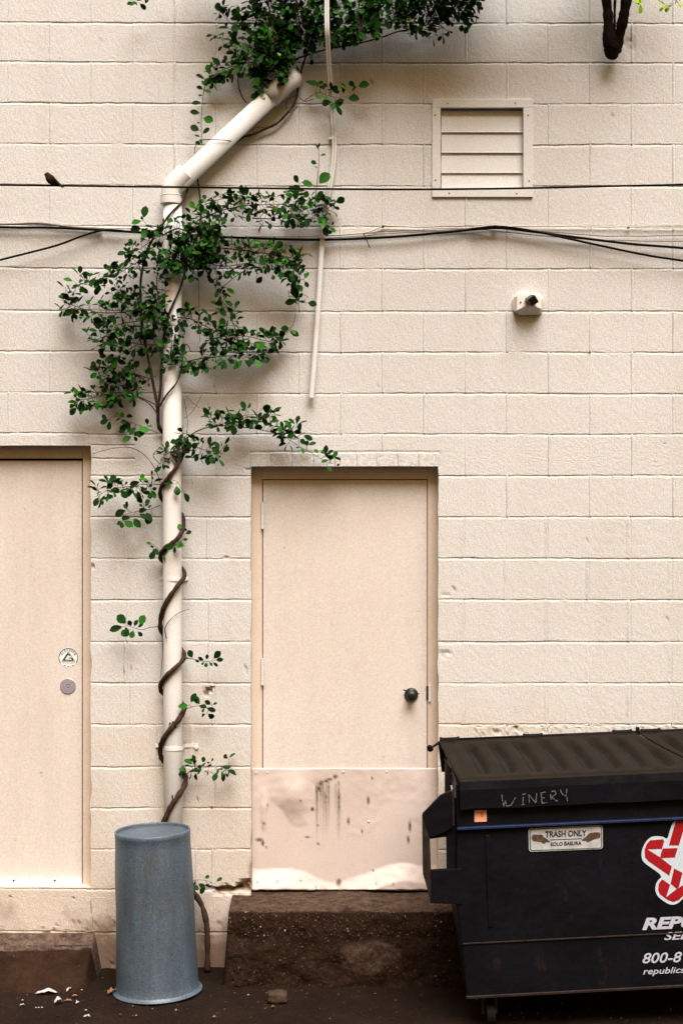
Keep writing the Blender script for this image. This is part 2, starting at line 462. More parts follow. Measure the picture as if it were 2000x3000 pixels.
    for _ in range(70):
        chips.append((rs.uniform(0, 2000), rs.uniform(0, 2700), rs.uniform(1.5, 3.5), rs.uniform(1.5, 3.5), .003, rs.uniform(.3, .8)))
    for _ in range(60):   # spalls along the foot of the painted band
        chips.append((rs.uniform(-200, 660), rs.uniform(2700, 2738), rs.uniform(3, 9), rs.uniform(2, 6), .004, rs.uniform(.4, .9)))
    nz = field(.25, 21)*.5
    for cx_, cy_, rx, ry, dp, cc in chips:
        if 733 < cx_ < 1285 and 1320 < cy_ < 1370: continue
        d = np.sqrt(((XX-cx_)/rx)**2+((YY-cy_)/ry)**2)+nz*.35
        t = np.clip(1.25-d, 0, 1); t = t*t*(3-2*t)
        h -= dp*t; chip = np.maximum(chip, cc*np.clip(t*1.6, 0, 1))
    # dark rough lower stem wall below the painted band
    PX = XX + .8*field(.08, 31)
    tilt = -6.0*np.clip((700-XX)/1000.0, 0, 1.2)
    PY = YY + wob*.75 + tilt*((YY < 1260) | (XX < 250)).astype(float)*1.0
    # keep the opening edges exact enough
    for a, b, c, d in OPEN:
        near = np.exp(-np.minimum(np.abs(YY-c), np.abs(YY-d))/6.0)*((XX > a-30) & (XX < b+30))
        PY = PY*(1-near)+(YY+.25*wob)*near
        nearx = np.exp(-np.minimum(np.abs(XX-a), np.abs(XX-b))/5.0)*((YY > c-10) & (YY < d+10))
        PX = PX*(1-nearx)+(XX+1.3*field(.06, 41))*nearx
    wx = (PX-1000)*D/F; wz = HC-(PY-1500)*D/F
    V = np.stack([wx, -h, wz], -1).reshape(-1, 3)
    keep = np.ones((H-1, W-1), bool)
    xc = (xa[1:]+xa[:-1])/2; yc = (ya[1:]+ya[:-1])/2
    for a, b, c, d in OPEN:
        keep &= ~(((xc > a) & (xc < b))[None, :] & ((yc > c) & (yc < d))[:, None])
    ii, jj = np.nonzero(keep)
    v00 = ii*W+jj
    faces = np.stack([v00, v00+W, v00+W+1, v00+1], -1)
    verts = [tuple(v) for v in V.tolist()]; fl = [tuple(f) for f in faces.tolist()]
    # reveals
    chipl = chip.reshape(-1).tolist()
    back = {}
    def bk(i, dep):
        if i not in back:
            back[i] = len(verts); v = verts[i]; verts.append((v[0], dep, v[2])); chipl.append(chipl[i]*.5)
        return back[i]
    for a, b, c, d in OPEN:
        ia, ib = int(np.argmin(abs(xa-a))), int(np.argmin(abs(xa-b))); ic, id_ = int(np.argmin(abs(ya-c))), int(np.argmin(abs(ya-d)))
        dep = .16
        ring = [ic*W+j for j in range(ia, ib+1)] + [i*W+ib for i in range(ic+1, id_+1)] + [id_*W+j for j in range(ib-1, ia-1, -1)] + [i*W+ia for i in range(id_-1, ic-1, -1)]
        for p_, q_ in zip(ring[:-1], ring[1:]): fl.append((p_, q_, bk(q_, dep), bk(p_, dep)))
    me = bpy.data.meshes.new('block_wall'); me.from_pydata(verts, [], fl)
    at = me.attributes.new('chip', 'FLOAT', 'POINT'); at.data.foreach_set('value', chipl)
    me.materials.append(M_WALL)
    o = bpy.data.objects.new('block_wall', me); COL.objects.link(o)
    return o
wall = build_wall()
tag(wall, 'cream painted concrete block wall with brick lintel over the door', 'wall')

# ------------------------------------------------------------------ ground
def ground():
    b = MB()
    # fine patch near the wall + big sheet
    n, m = 150, 90
    x0, x1, y0, y1 = -2.6, 3.0, -1.9, .02
    for j in range(m+1):
        for i in range(n+1):
            x = x0+(x1-x0)*i/n; y = y0+(y1-y0)*j/m
            e = min(1, min(i, n-i, j)/8)
            z = e*(.010*noise.noise(Vector((x*2.2, y*2.2, 0)))+.004*noise.noise(Vector((x*11, y*11, 3)))+.003*rnd.random())
            b.v.append((x, y, z))
    for j in range(m):
        for i in range(n):
            a = j*(n+1)+i; b.f.append((a, a+1, a+n+2, a+n+1))
    k = len(b.v)
    b.v += [(-60, -60, 0), (60, -60, 0), (60, y1, 0), (-60, y1, 0)]
    c = [0, n, (m+1)*(n+1)-1, m*(n+1)]
    b.f += [(k, k+1, c[1], c[0]), (k+1, k+2, c[2], c[1]), (k+3, k, c[0], c[3])]
    o = b.build('ground', M_ASPH); o['kind'] = 'structure'
    return o
ground()

def rough_slab(name, mat, X0, X1, depth, top_fn, amp, front_slope, label, cat, nx=140, ny=26, nz=26, y_back=.0):
    """irregular slab: top surface from the wall out, rounded over a rough front face down to the ground"""
    b = MB(); wear = []
    for i in range(nx+1):
        s = i/nx; x = X0+(X1-X0)*s
        edge = min(1, min(s, 1-s)*nx/5)
        for j in range(ny+nz+1):
            if j <= ny:
                t = j/ny; y = y_back-(depth-.015)*t-.0; z = top_fn(x, t)
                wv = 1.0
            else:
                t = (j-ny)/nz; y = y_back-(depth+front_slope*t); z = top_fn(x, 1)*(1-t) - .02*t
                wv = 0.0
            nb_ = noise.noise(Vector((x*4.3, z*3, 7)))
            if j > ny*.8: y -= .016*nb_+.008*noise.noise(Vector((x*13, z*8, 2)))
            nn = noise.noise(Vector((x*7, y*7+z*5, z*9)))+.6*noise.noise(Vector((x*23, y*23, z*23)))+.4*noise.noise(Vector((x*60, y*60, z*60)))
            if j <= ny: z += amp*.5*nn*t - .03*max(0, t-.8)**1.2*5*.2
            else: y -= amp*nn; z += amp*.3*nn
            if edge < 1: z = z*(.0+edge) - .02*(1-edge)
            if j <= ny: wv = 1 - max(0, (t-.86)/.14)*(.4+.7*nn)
            wear.append(wv)
            b.v.append((x, y, z))
    m = ny+nz+1
    for i in range(nx):
        for j in range(m-1):
            a = i*m+j; b.f.append((a, a+1, a+m+1, a+m))
    o = b.build(name, mat, None, smooth=True)
    at = o.data.attributes.new('wear', 'FLOAT', 'POINT'); at.data.foreach_set('value', [float(v) for v in wear])
    return tag(o, label, cat)

xs_l, xs_r = P(652, 2670, .27).x, P(1420, 2670, .27).x
step = rough_slab('concrete_step', M_STEP, xs_l, xs_r, .40, lambda x, t: .358-.008*t+.006*noise.noise(Vector((x*4, t*2, 0))), .013, .03,
           'crumbling brown concrete step with exposed pebbles below the middle door', 'step', nx=220, ny=30, nz=46, y_back=.13)
# lighter cement patch on the front of the step
for v_i, v in enumerate(step.data.vertices):
    X, Y, Z = v.co
    p = (1000+X*F/(D+Y), 1500+(HC-Z)*F/(D+Y))
    d = math.hypot((p[0]-1075)/95, (p[1]-2800)/52)+.35*noise.noise(Vector((X*9, 0, Z*9)))
    if d < 1.1 and Z < .27: step.data.attributes['wear'].data[v_i].value = max(step.data.attributes['wear'].data[v_i].value, min(.62, (1.1-d)*1.8))
apron = rough_slab('concrete_apron', M_APRON, -2.3, P(290, 2800, .1).x, .13, lambda x, t: .172-.045*t+.004*noise.noise(Vector((x*5, t*3, 0))), .014, .30,
           'low worn grey concrete apron sloping from the wall below the left door', 'apron', nx=160, ny=18, nz=26)

# ------------------------------------------------------------------ doors
def rect(b, x0, x1, y0, y1, off_front, off_back):
    """box spanning photo px rect, in wall-plane coordinates, between two depths (off: metres in front of wall)"""
    sc0 = (D-off_front)/F
    b.box((x0-1000)*sc0, (x1-1000)*sc0, -off_front, -off_back, HC-(y1-1500)*sc0, HC-(y0-1500)*sc0)

def front_disc(b, px, py, rpx, off, prof, seg=32):
    """lathe facing the street; prof (r fraction, outwards metres)"""
    c = P(px, py, off); s = (D-off)/F*rpx
    M = Matrix.Translation(c) @ Matrix.Rotation(R(90), 4, 'X')
    b.lathe([(r*s, z) for r, z in prof], M, seg, cap0=False)

def door_main():
    t = thing('steel_door', P(1010, 2610, -.1), 'pale pink beige steel door with dark knob and dented plate, above the concrete step', 'door')
    fo = -.085     # frame face is 85 mm behind wall face
    b = MB()
    for (x0, x1, y0, y1) in ((735, 768, 1362, 2616), (1252, 1286, 1362, 2616), (768, 1252, 1362, 1404)):
        rect(b, x0, x1, y0, y1, fo, -.16)
    b.build('door_frame', M_FRAME, t, bevel=.003)
    b = MB(); rect(b, 770.5, 1250, 1406.5, 2610, fo-.006, fo-.05)
    leaf = b.build('door_leaf', M_DOOR, t, bevel=.002)
    b = MB(); rect(b, 760, 1260, 1398, 2616, fo-.052, fo-.06)
    b.build('door_stop', M_GAP, t)
    for y in (1472, 1930):
        b = MB(); p0 = P(769, y, fo+.008); p1 = P(769, y+76, fo+.008)
        b.tube([p0, p1], .007, 10)
        for k in (0, 1, 2, 3, 4, 5):
            q = p0.lerp(p1, k/5); b.tube([q+Vector((0, 0, .001)), q-Vector((0, 0, .001))], .0082, 10)
        b.build('hinge', M_TRIM, t, smooth=False)
    # knob
    b = MB()
    front_disc(b, 1204, 2035, 20, fo-.006, [(1.0, 0), (1.02, .004), (.95, .010), (.55, .014), (.42, .030), (.55, .036), (.72, .042), (.74, .056), (.62, .064), (.3, .067), (.01, .067)])
    kn = b.build('knob', M_BRONZE, t, smooth=True)
    b = MB(); c = P(1190, 2024, fo+.01); b.tube([c, c+Vector((-.014, -.01, .006))], .0035, 8); c = P(1222, 2032, fo+.005); b.tube([c, c+Vector((.008, -.004, 0))], .003, 8)
    b.build('thumb_turn', M_BRONZE, t)
    b = MB(); rect(b, 1248.5, 1253.5, 2010, 2050, fo+.0008, fo-.01); b.build('strike_gap', M_GAP, t)
    b = MB(); rect(b, 1255, 1261, 2007, 2056, fo+.010, fo+.0005); b.build('latch_guard', M_TRIM, t, bevel=.0015)
    # kick plate heightfield
    b = MB(); rust = []
    nx, nz = 130, 90
    xa, xb, ya, yb = 737.5, 1281, 2250, 2607
    rs = random.Random(4)
    spots = [(940, 2295, 6, 9), (955, 2288, 7, 5), (982, 2275, 6, 6), (965, 2283, 8, 4), (935, 2310, 5, 8), (915, 2370, 5, 6), (930, 2418, 3.5, 4), (900, 2452, 7, 3), (880, 2346, 3, 3), (1078, 2345, 4, 12),
             (1020, 2405, 3, 10), (1200, 2420, 4, 15), (1195, 2460, 3, 12), (773, 2412, 3, 4), (780, 2482, 3, 3), (932, 2472, 3, 4), (992, 2585, 7, 10), (812, 2583, 3, 3), (754, 2585, 3, 3), (1092, 2550, 3, 3), (881, 2580, 3, 3), (925, 2600, 3, 4), (1100, 2590, 2, 4), (1150, 2590, 2, 4), (1090, 2280, 3, 5), (783, 2358, 2.5, 3), (1060, 2435, 3, 5), (760, 2460, 10, 5), (770, 2470, 4, 8)]
    strk = [(rs.uniform(925, 1000), rs.uniform(2285, 2330), rs.uniform(60, 170), rs.uniform(.5, .95)) for _ in range(26)]
    for j in range(nz+1):
        for i in range(nx+1):
            px = xa+(xb-xa)*i/nx; py = ya+(yb-ya)*j/nz
            u, v = (px-xa)/(xb-xa), (py-ya)/(yb-ya)
            g = lambda cx, cy, rx, ry: math.exp(-((px-cx)/rx)**2-((py-cy)/ry)**2)
            o = fo+.004
            o += .022*g(865, 2330, 38, 55) - .014*g(805, 2400, 32, 36) - .008*g(985, 2380, 60, 90)+ .004*g(1010, 2440, 120, 60) + .016*g(774, 2395, 10, 62) - .005*g(800, 2440, 70, 20)
            # lower bulge catches the light: crease line
            crease = 2545 + 18*math.sin((px-860)/95.) - 30*math.exp(-((px-1190)/70.)**2) + 10*math.sin((px)/37.)
            tt = (py-crease)/60.
            o += .034*max(0, min(1.1, tt))**1.2 * (.85+.25*math.sin(px/55.)) - .012*math.exp(-(tt*1.1+.8)**2)
            o += .006*noise.noise(Vector((px/110, py/130, 2)))*min(1, j/12)
            o += .0016*noise.noise(Vector((px/22, py/22, 5)))
            rim = max(0, 1-abs(py-yb)/6)
            o += .002*rim*math.sin(px/9)
            zz = py + (2.5*noise.noise(Vector((px/18, 0, 0))) if j == nz else 0)
            if j == 0: o = fo+.003
            o = max(o, fo+.0025)
            b.v.append(tuple(P(px, zz, 0) + Vector((0, -o, 0))) if False else tuple(P(px, zz, o)))
            r = 0
            for (sx, sy, rx, ry) in spots:
                d = math.hypot((px-sx)/rx, (py-sy)/ry)
                r = max(r, min(1, 1.5-d)*.85)
            for (sx, sy, L, s) in strk:
                if sy < py < sy+L: r = max(r, s*max(0, 1-abs(px-sx)/3.6)*(1-(py-sy)/L))
            rust.append(max(0, r)*(.85+.6*abs(noise.noise(Vector((px/6, py/9, 1))))*1.6))
    for j in range(nz):
        for i in range(nx):
            a = j*(nx+1)+i; b.f.append((a, a+nx+1, a+nx+2, a+1))
    kp = b.build('kick_plate', M_KICK, t, smooth=True)
    at = kp.data.attributes.new('rust', 'FLOAT', 'POINT'); at.data.foreach_set('value', [float(min(1, v)) for v in rust])
    m = kp.modifiers.new('thick', 'SOLIDIFY'); m.thickness = .0015; m.offset = 1
    for x, y in ((750, 2264), (783, 2263), (893, 2259), (1005, 2262), (1132, 2261), (1240, 2266), (1080, 2407)):
        b = MB(); front_disc(b, x, y, 4.5, fo+.0035, [(1, 0), (.85, .002), (.4, .0035), (.01, .0038)], 12)
        b.build('rivet', M_KICK, kp, smooth=True)
    return t
door_main()

def text_obj(body, mat, parent, M, size, ext=.0006, shear=0, offset=0, align='CENTER', space=1.0, sx=1.0, name='lettering'):
    cu = bpy.data.curves.new(name, 'FONT'); cu.body = body; cu.size = size; cu.extrude = 0; cu.shear = shear; cu.offset = offset
    cu.align_x = align; cu.align_y = 'CENTER'; cu.space_character = space; cu.resolution_u = 3
    o = bpy.data.objects.new(name, cu); COL.objects.link(o)
    bpy.context.view_layer.update()
    dg = bpy.context.evaluated_depsgraph_get()
    me = bpy.data.meshes.new_from_object(o.evaluated_get(dg))
    bpy.data.objects.remove(o); bpy.data.curves.remove(cu)
    b = MB()
    b.add([M @ Vector((v.co.x*sx, v.co.y, v.co.z+ext)) for v in me.vertices], [tuple(p.vertices) for p in me.polygons])
    return b.build(name, mat, parent)

def text_pts(body, size, shear=0, offset=0, align='CENTER', space=1.0):
    cu = bpy.data.curves.new('t', 'FONT'); cu.body = body; cu.size = size; cu.shear = shear; cu.offset = offset
    cu.align_x = align; cu.align_y = 'CENTER'; cu.space_character = space; cu.resolution_u = 3
    o = bpy.data.objects.new('t', cu); COL.objects.link(o)
    bpy.context.view_layer.update()
    me = bpy.data.meshes.new_from_object(o.evaluated_get(bpy.context.evaluated_depsgraph_get()))
    bpy.data.objects.remove(o); bpy.data.curves.remove(cu)
    return [tuple(v.co) for v in me.vertices], [tuple(p.vertices) for p in me.polygons]

def door_left():
    t = thing('steel_door', P(120, 2600, -.1), 'pale pink beige steel door with round sticker and bright metal sweep, at the left edge', 'door')
    fo = -.075
    b = MB()
    rect(b, 243, 270, 1300, 2604, fo, -.16); rect(b, -284, -257, 1300, 2604, fo, -.16); rect(b, -257, 243, 1300, 1343, fo, -.16)
    b.build('door_frame', M_FRAME, t, bevel=.003)
    b = MB(); rect(b, -255, 240.5, 1350, 2592, fo-.008, fo-.05); b.build('door_leaf', M_DOOR, t, bevel=.002)
    b = MB(); rect(b, -262, 246, 1338, 2604, fo-.052, fo-.06); b.build('door_stop', M_GAP, t)
    b = MB(); rect(b, -255, 241, 2575, 2586, fo, fo-.009); b.prism([(-255, 2586), (241, 2586), (241, 2598), (-255, 2598)], fo+.014, fo-.006, lambda a, c, d: P(a, c, d))
    sw = b.build('door_sweep', M_GALVN, t, bevel=.001)
    for x in (-120, 41, 161):
        b = MB(); front_disc(b, x, 2580, 3.2, fo+.0002, [(1, 0), (.7, .002), (.01, .003)], 10); b.build('screw', M_INK, sw)
    # sticker
    o0 = fo-.008
    b = MB(); front_disc(b, 201, 1927, 29, o0, [(1, .0002), (1, .0008), (.01, .0008)], 48); st = b.build('sticker', M_STICKER, t)
    c = P(201, 1927, o0); s = (D-o0)/F
    ring = MB()
    n = 60
    for k in range(n):      # black rim, open near the bottom
        a0, a1 = R(-35)+R(250)*k/n, R(-35)+R(250)*(k+1)/n
        ring.add([c+Vector((math.cos(a)*r*s, -.0012, math.sin(a)*r*s)) for a, r in ((a0, 26.2), (a1, 26.2), (a1, 28.3), (a0, 28.3))], [(0, 1, 2, 3)])
    ring.build('rim_line', M_INK, st)
    Q = lambda x, y: c+Vector(((x-700)/13.84*s, -.0014, (655-y)/13.84*s))
    tri = MB()
    def line(x0, y0, x1, y1, wd):
        a, b_ = Vector((x0, y0)), Vector((x1, y1)); d = (b_-a).normalized(); n_ = Vector((-d.y, d.x))*wd/2
        tri.add([Q(*(a+n_)), Q(*(b_+n_)), Q(*(b_-n_)), Q(*(a-n_))], [(0, 1, 2, 3)])
    line(700, 405, 440, 800, 20); line(700, 405, 965, 800, 20); line(440, 808, 965, 808, 24)
    tri.build('triangle_outline', M_BLUEINK, st)
    tri = MB()
    line(700, 470, 510, 765, 46); line(490, 752, 910, 752, 40); line(895, 752, 835, 665, 46); line(850, 662, 710, 662, 34); line(690, 480, 770, 580, 46)
    tri.build('emblem_letter', M_INK, st)
    bl = MB()
    for k, ch in enumerate("GLESSNER"):
        a = R(152-124*k/7)
        vs, fs = text_pts(ch, 8.2*s, offset=.25*s)
        cx_, cy_ = math.cos(a)*22.0*s, math.sin(a)*22.0*s; ra = a-math.pi/2
        bl.add([c+Vector((cx_+v[0]*math.cos(ra)-v[1]*math.sin(ra), -.0014, cy_+v[0]*math.sin(ra)+v[1]*math.cos(ra))) for v in vs], fs)
    for (x, y, wd, ht) in ((505, 868, 60, 16), (590, 868, 30, 16), (690, 868, 90, 14), (820, 868, 120, 14), (940, 866, 60, 12), (560, 975, 70, 34), (690, 1005, 60, 28), (790, 1000, 50, 14), (890, 965, 70, 34)):
        bl.add([Q(x-wd/2, y-ht/2), Q(x+wd/2, y-ht/2), Q(x+wd/2, y+ht/2), Q(x-wd/2, y+ht/2)], [(0, 1, 2, 3)])
    bl.build('lettering', M_BLUEINK, st)
    b = MB(); front_disc(b, 200, 2010, 23, o0, [(1, 0), (1, .003), (.94, .005), (.3, .0055), (.26, .003), (.18, .003), (.16, .0065), (.01, .007)], 40)
    b.build('lock_disc', M_LOCK, t, smooth=False)
    b = MB(); rect(b, -262, 243, 2590, 2602, fo-.002, -.16); b.build('threshold', M_GAP, t)
door_left()

# ------------------------------------------------------------------ vent window
def vent():
    t = thing('louvered_vent', P(1412, 577), 'square painted metal vent with four louvre slats, high on the right', 'vent')
    b = MB()
    o1 = .012
    for r_ in ((1265, 1560, 290, 315), (1265, 1290, 315, 551), (1532, 1560, 315, 551), (1265, 1560, 551, 577)):
        rect(b, *r_, o1, -.004)
    fr = b.build('vent_frame', M_TRIM, t, bevel=.002)
    for x, y in ((1310, 303), (1508, 301), (1274, 337), (1546, 338), (1275, 528), (1549, 530), (1315, 566), (1512, 567)):
        b = MB(); front_disc(b, x, y, 2.6, o1, [(1, .0002), (.7, .002), (.01, .0025)], 8); b.build('screw', M_TAN, fr)
    b = MB(); rect(b, 1286, 1536, 312, 556, -.075, -.08); b.build('vent_back', M_GAP, t)
    for (y0, y1) in ((324, 387), (384, 447), (444, 506), (503, 550)):
        b = MB()
        pts = [(1292, y0), (1530, y0), (1530, y1), (1292, y1)]
        oo = [-.026, -.026, -.0175, -.0175]
        f_ = [P(a, c, o_) for (a, c), o_ in zip(pts, oo)]; g_ = [v+Vector((0, .003, .0)) for v in f_]
        b.add(f_+g_, [(0, 3, 2, 1), (4, 5, 6, 7), (0, 1, 5, 4), (1, 2, 6, 5), (2, 3, 7, 6), (3, 0, 4, 7)])
        # rolled lip
        l0, l1 = P(1292, y1, -.017), P(1530, y1, -.017)
        b.tube([l0, l1], .0028, 8)
        b.build('slat', M_TRIM, t)
vent()

# ------------------------------------------------------------------ lamp holder
def lamp():
    t = thing('floodlight_base', P(1545, 890), 'small white outdoor light mount with tilted black square sensor', 'light fixture')
    b = MB()
    Z = lambda x, y: (1450+x/7.84, 800+y/7.84)
    pts = [Z(*p) for p in ((400, 600), (500, 455), (640, 430), (760, 440), (1000, 465), (1085, 560), (1125, 640), (1100, 730), (1075, 850), (1040, 880), (480, 890), (410, 860))]
    b.prism(pts, .018, -.003, lambda a, c, d: P(a, c, d)); base = b.build('wall_box', M_WHITE, t, bevel=.003)
    # raised cover with slanted underside
    b = MB()
    o = .065
    fr = [Z(*p) for p in ((500, 540), (520, 480), (990, 490), (1060, 600), (1050, 840), (880, 760), (700, 765), (490, 870))]
    bk = [Z(*p) for p in ((420, 560), (510, 450), (1000, 460), (1110, 600), (1090, 860), (1000, 960), (560, 970), (420, 880))]
    n = len(fr)
    b.add([P(x, y, o) for x, y in fr]+[P(x, y, .014) for x, y in bk], [tuple(range(n))]+[(i, i+n, (i+1) % n+n, (i+1) % n) for i in range(n)])
    b.build('cover', M_WHITE, t, bevel=.004)
    b = MB(); c = P(*Z(790, 760), .05)
    b.tube([c+Vector((0, 0, -.012)), P(*Z(815, 640), .075)], .012, 12); b.build('knuckle', M_TRIM, t, smooth=True)
    M = Matrix.Translation(P(*Z(835, 625), .095)) @ Matrix.Rotation(R(-34), 4, 'Y') @ Matrix.Rotation(R(14), 4, 'X')
    b = MB(); a = .0205; b.box(-a, a, -.03, .03, -a, a, M); s_ = b.build('sensor', M_BRONZE, t, bevel=.003)
    b = MB(); b.box(-a*.7, a*.7, -.0308, -.0302, -a*.7, a*.7, M); b.build('lens', M_BLACK, s_)
    b = MB(); front_disc(b, *Z(580, 670), 3, .066, [(1, 0), (.8, .003), (.01, .003)], 10); b.build('screw', M_TAN, t)
lamp()

# ------------------------------------------------------------------ pipes
def pipes():
    t = thing('downpipe', P(505, 2850, .07), 'thick cream plastic downpipe with a slanted upper run, wrapped by the vine', 'pipe')
    off = .065; r = .0455
    b = MB(); b.tube([P(506, 590, off), P(504.5, 1400, off), P(506, 2000, off), P(510, 2830, off)], r, 36); b.build('pipe', M_PVC, t, smooth=True)
    b = MB(); b.tube([P(506, 588, off), P(517, 543, off), P(815, 262, off)], r, 36); b.build('pipe', M_PVC, t, smooth=True)
    d = (P(815, 262, off)-P(517, 543, off)).normalized()
    # lower elbow
    b = MB(); p = spline([(502, 600), (503, 575), (507, 550), (523, 530), (547, 507)], 5)
    b.tube([P(x, y, off) for x, y in p], r*1.15, 36)
    e0 = P(503, 575, off); b.tube([e0, e0+Vector((0, 0, .004))], r*1.17, 36)
    b.build('elbow', M_PVC, t, smooth=True)
    for a_, b_ in (((503, 573), (503, 570)), ((519, 533), (521, 531))):
        pass
    # upper elbow turning into the wall
    b = MB()
    q0 = P(788, 287, off); q1 = P(842, 237, off)
    pts = [q0, q0.lerp(q1, .5), q1, q1+d*.02+Vector((0, .02, 0)), q1+d*.032+Vector((0, .05, 0)), q1+d*.035+Vector((0, .09, 0))]
    b.tube(pts, [r*1.15]*3+[r*1.14, r*1.1, r*1.05], 36)
    b.tube([q0+d*.055, q0+d*.059], r*1.17, 36)
    b.build('elbow', M_PVC, t, smooth=True)
    # brackets
    for (xa, xb, y, wdt) in ((468, 552, 1697, 9), (456, 582, 2190, 11)):
        b = MB(); hz = wdt/2*D/F
        c = P(508, y, off); pp = []
        for k in range(13):
            a = R(200-220*k/12); pp.append((c.x+math.cos(a)*(r+.003), c.y-math.sin(a)*(r+.003)))
        pp = [(WX(xa), -.004), (c.x-r-.006, -.004)]+[q for q in pp if q[1] < -.006]+[(c.x+r+.006, -.004), (WX(xb), -.004)]
        vs = []
        for x, y_ in pp: vs += [(x, y_, c.z-hz), (x, y_, c.z+hz), (x, y_+.003, c.z-hz), (x, y_+.003, c.z+hz)]
        n = len(pp); fs = []
        for i in range(n-1):
            a = i*4; e = a+4; fs += [(a, e, e+1, a+1), (a+1, e+1, e+3, a+3), (a+2, a+3, e+3, e+2), (a, a+2, e+2, e)]
        b.add(vs, fs); br = b.build('bracket', M_PVC, t)
        b = MB(); front_disc(b, xb-6, y, 6, .004, [(1, 0), (.9, .006), (.01, .007)], 6); b.build('bolt', M_PVC, br)
pipes()

def conduit():
    t = thing('conduit', P(912, 1165), 'slim white electrical conduit hanging down the wall, thin above and thick below', 'conduit')
    up = [(957, -40), (957, 60), (960, 140), (964, 210), (969, 280), (974, 340), (979, 420), (976, 480), (967, 540), (957, 590), (949, 640)]
    for dx, r in ((-3.5, .0056), (4, .0060)):
        b = MB(); b.tube([P(x+dx, y, .022+.21*max(0, min(1, (330-y)/240))) for x, y in spline(up, 5)], r, 10); b.build('cable', M_PVC, t, smooth=True)
    b = MB(); b.tube([P(951, 640, .026), P(945, 690, .026)], .0165, 20); b.tube([P(945, 686, .026), P(944, 700, .026)], .0185, 20); b.build('coupling', M_PVC, t, smooth=False)
    b = MB(); b.tube([P(944, 695, .026), P(935, 850, .028), P(922, 1040, .03), P(912, 1165, .032)], .0135, 20, cap=False)
    b.tube([P(912, 1165, .032), P(912.3, 1160, .032)], .0125, 20, True)
    b.build('tube', M_PVC, t, smooth=True)
    b = MB(); b.tube([P(911.8, 1166, .032), P(912, 1163, .032)], .0148, 20); b.build('end_ring', M_FRAME, t)
    for x, y in ((971, 404), (946, 640)):
        b = MB(); rect(b, x-8, x+8, y-3, y+3, .028, .0); b.build('clip', M_PVC, t)
conduit()

# ------------------------------------------------------------------ wires
def wire(name, pts, off, rad, mat, label, cat='cable', group=None, ext=True, jit=0):
    b = MB()
    p = spline(pts, 8)
    offs = off if hasattr(off, '__call__') else (lambda x: off)
    b.tube([P(x, y+jit*noise.noise(Vector((x/60, 0, 0))), offs(x)) for x, y in p], rad, 8)
    o = b.build(name, mat, None, smooth=True)
    return tag(o, label, cat, group)
wire('overhead_wire', [(-900, 538), (-300, 539), (0, 542), (500, 548), (1000, 554), (1300, 554.5), (1600, 550), (1800, 545), (2000, 540.5), (2600, 520), (3200, 496)], .26, .0049, M_WIRE,
     'thin straight black wire that the small bird is sitting on', 'wire')
wire('utility_cable', [(-900, 640), (-300, 652), (0, 665), (150, 667), (300, 674), (430, 682), (600, 692), (800, 700), (960, 702), (1150, 694), (1300, 681), (1450, 668), (1560, 679), (1700, 697), (1850, 715), (2000, 727), (2600, 780), (3200, 820)], .03, .0062, M_WIRE,
     'thickest black cable running the whole width of the wall behind the vine', 'cable')
wire('utility_cable', [(1380, 671), (1450, 664), (1520, 670), (1600, 685), (1750, 718), (1880, 745), (2000, 764), (2600, 850), (3200, 940)], .048, .0055, M_WIRE,
     'lower black cable dropping away to the right edge below the vent', 'cable')
wire('utility_cable', [(-900, 960), (-300, 840), (0, 762), (80, 742), (170, 718), (240, 692), (300, 675), (360, 676)], .042, .0052, M_WIRE,
     'loose black cable rising from the left edge to join the others', 'cable')
wire('utility_cable', [(-900, 636), (-300, 650), (0, 657), (110, 654), (200, 664), (300, 673)], .018, .0050, M_GREYW,
     'dark grey cable at the left edge just above the thick black one', 'cable')
wire('painted_cable', [(-900, 648), (-300, 652), (0, 656), (112, 656), (200, 662), (300, 668), (420, 671), (620, 690), (800, 693), (950, 690), (1060, 683), (1110, 668), (1125, 661), (1150, 662), (1250, 666), (1350, 668), (1450, 664), (1600, 663), (1840, 665), (2000, 667), (2600, 668), (3200, 670)], .014, .0034, M_BEIGEW,
     'thin cream painted cable pinned along a block joint above the black ones', 'cable', jit=2)
wire('drop_wire', [(960, 690), (1070, 684), (1130, 678), (1250, 674), (1380, 671), (1480, 668), (1650, 683), (1800, 692), (2000, 690), (2600, 690)], .016, .0022, M_GREYW,
     'thin grey wire closest below the cream cable on the right', 'wire', jit=2)
wire('drop_wire', [(960, 696), (1060, 691), (1160, 683), (1300, 676), (1420, 674), (1540, 686), (1700, 700), (1850, 705), (2000, 708), (2600, 712)], .018, .0018, M_GREYW,
     'thinnest grey wire between the black cable and the pale wall on the right', 'wire', jit=2)
b = MB(); b.tube([P(x, y, .04) for x, y in ((1064, 684), (1070, 694), (1077, 712), (1083, 726))], .0024, 6); tag(b.build('cable_tie', M_WIRE), 'short black cable tie tail sticking down from the thick cable', 'cable tie')
b = MB(); b.box(-.006, .006, -.006, .006, -.005, .005, Matrix.Translation(P(1121, 664, .016))); tag(b.build('cable_clip', M_BLACK, None, bevel=.001), 'tiny black clip pinning the cream cable right of the conduit', 'clip', 'cable clips on the wall')
b = MB(); b.box(-.006, .006, -.006, .006, -.005, .005, Matrix.Translation(P(1839, 667, .016))); tag(b.build('cable_clip', M_TAN, None, bevel=.001), 'tiny brown clip pinning the cream cable near the right edge', 'clip', 'cable clips on the wall')
b = MB(); b.box(-.009, .009, -.012, .02, -.007, .007, Matrix.Translation(P(1449, 665, .035))); tag(b.build('cable_clip', M_BLACK, None, bevel=.001), 'small black hook holding the thick cables at their highest point', 'clip', 'cable clips on the wall')

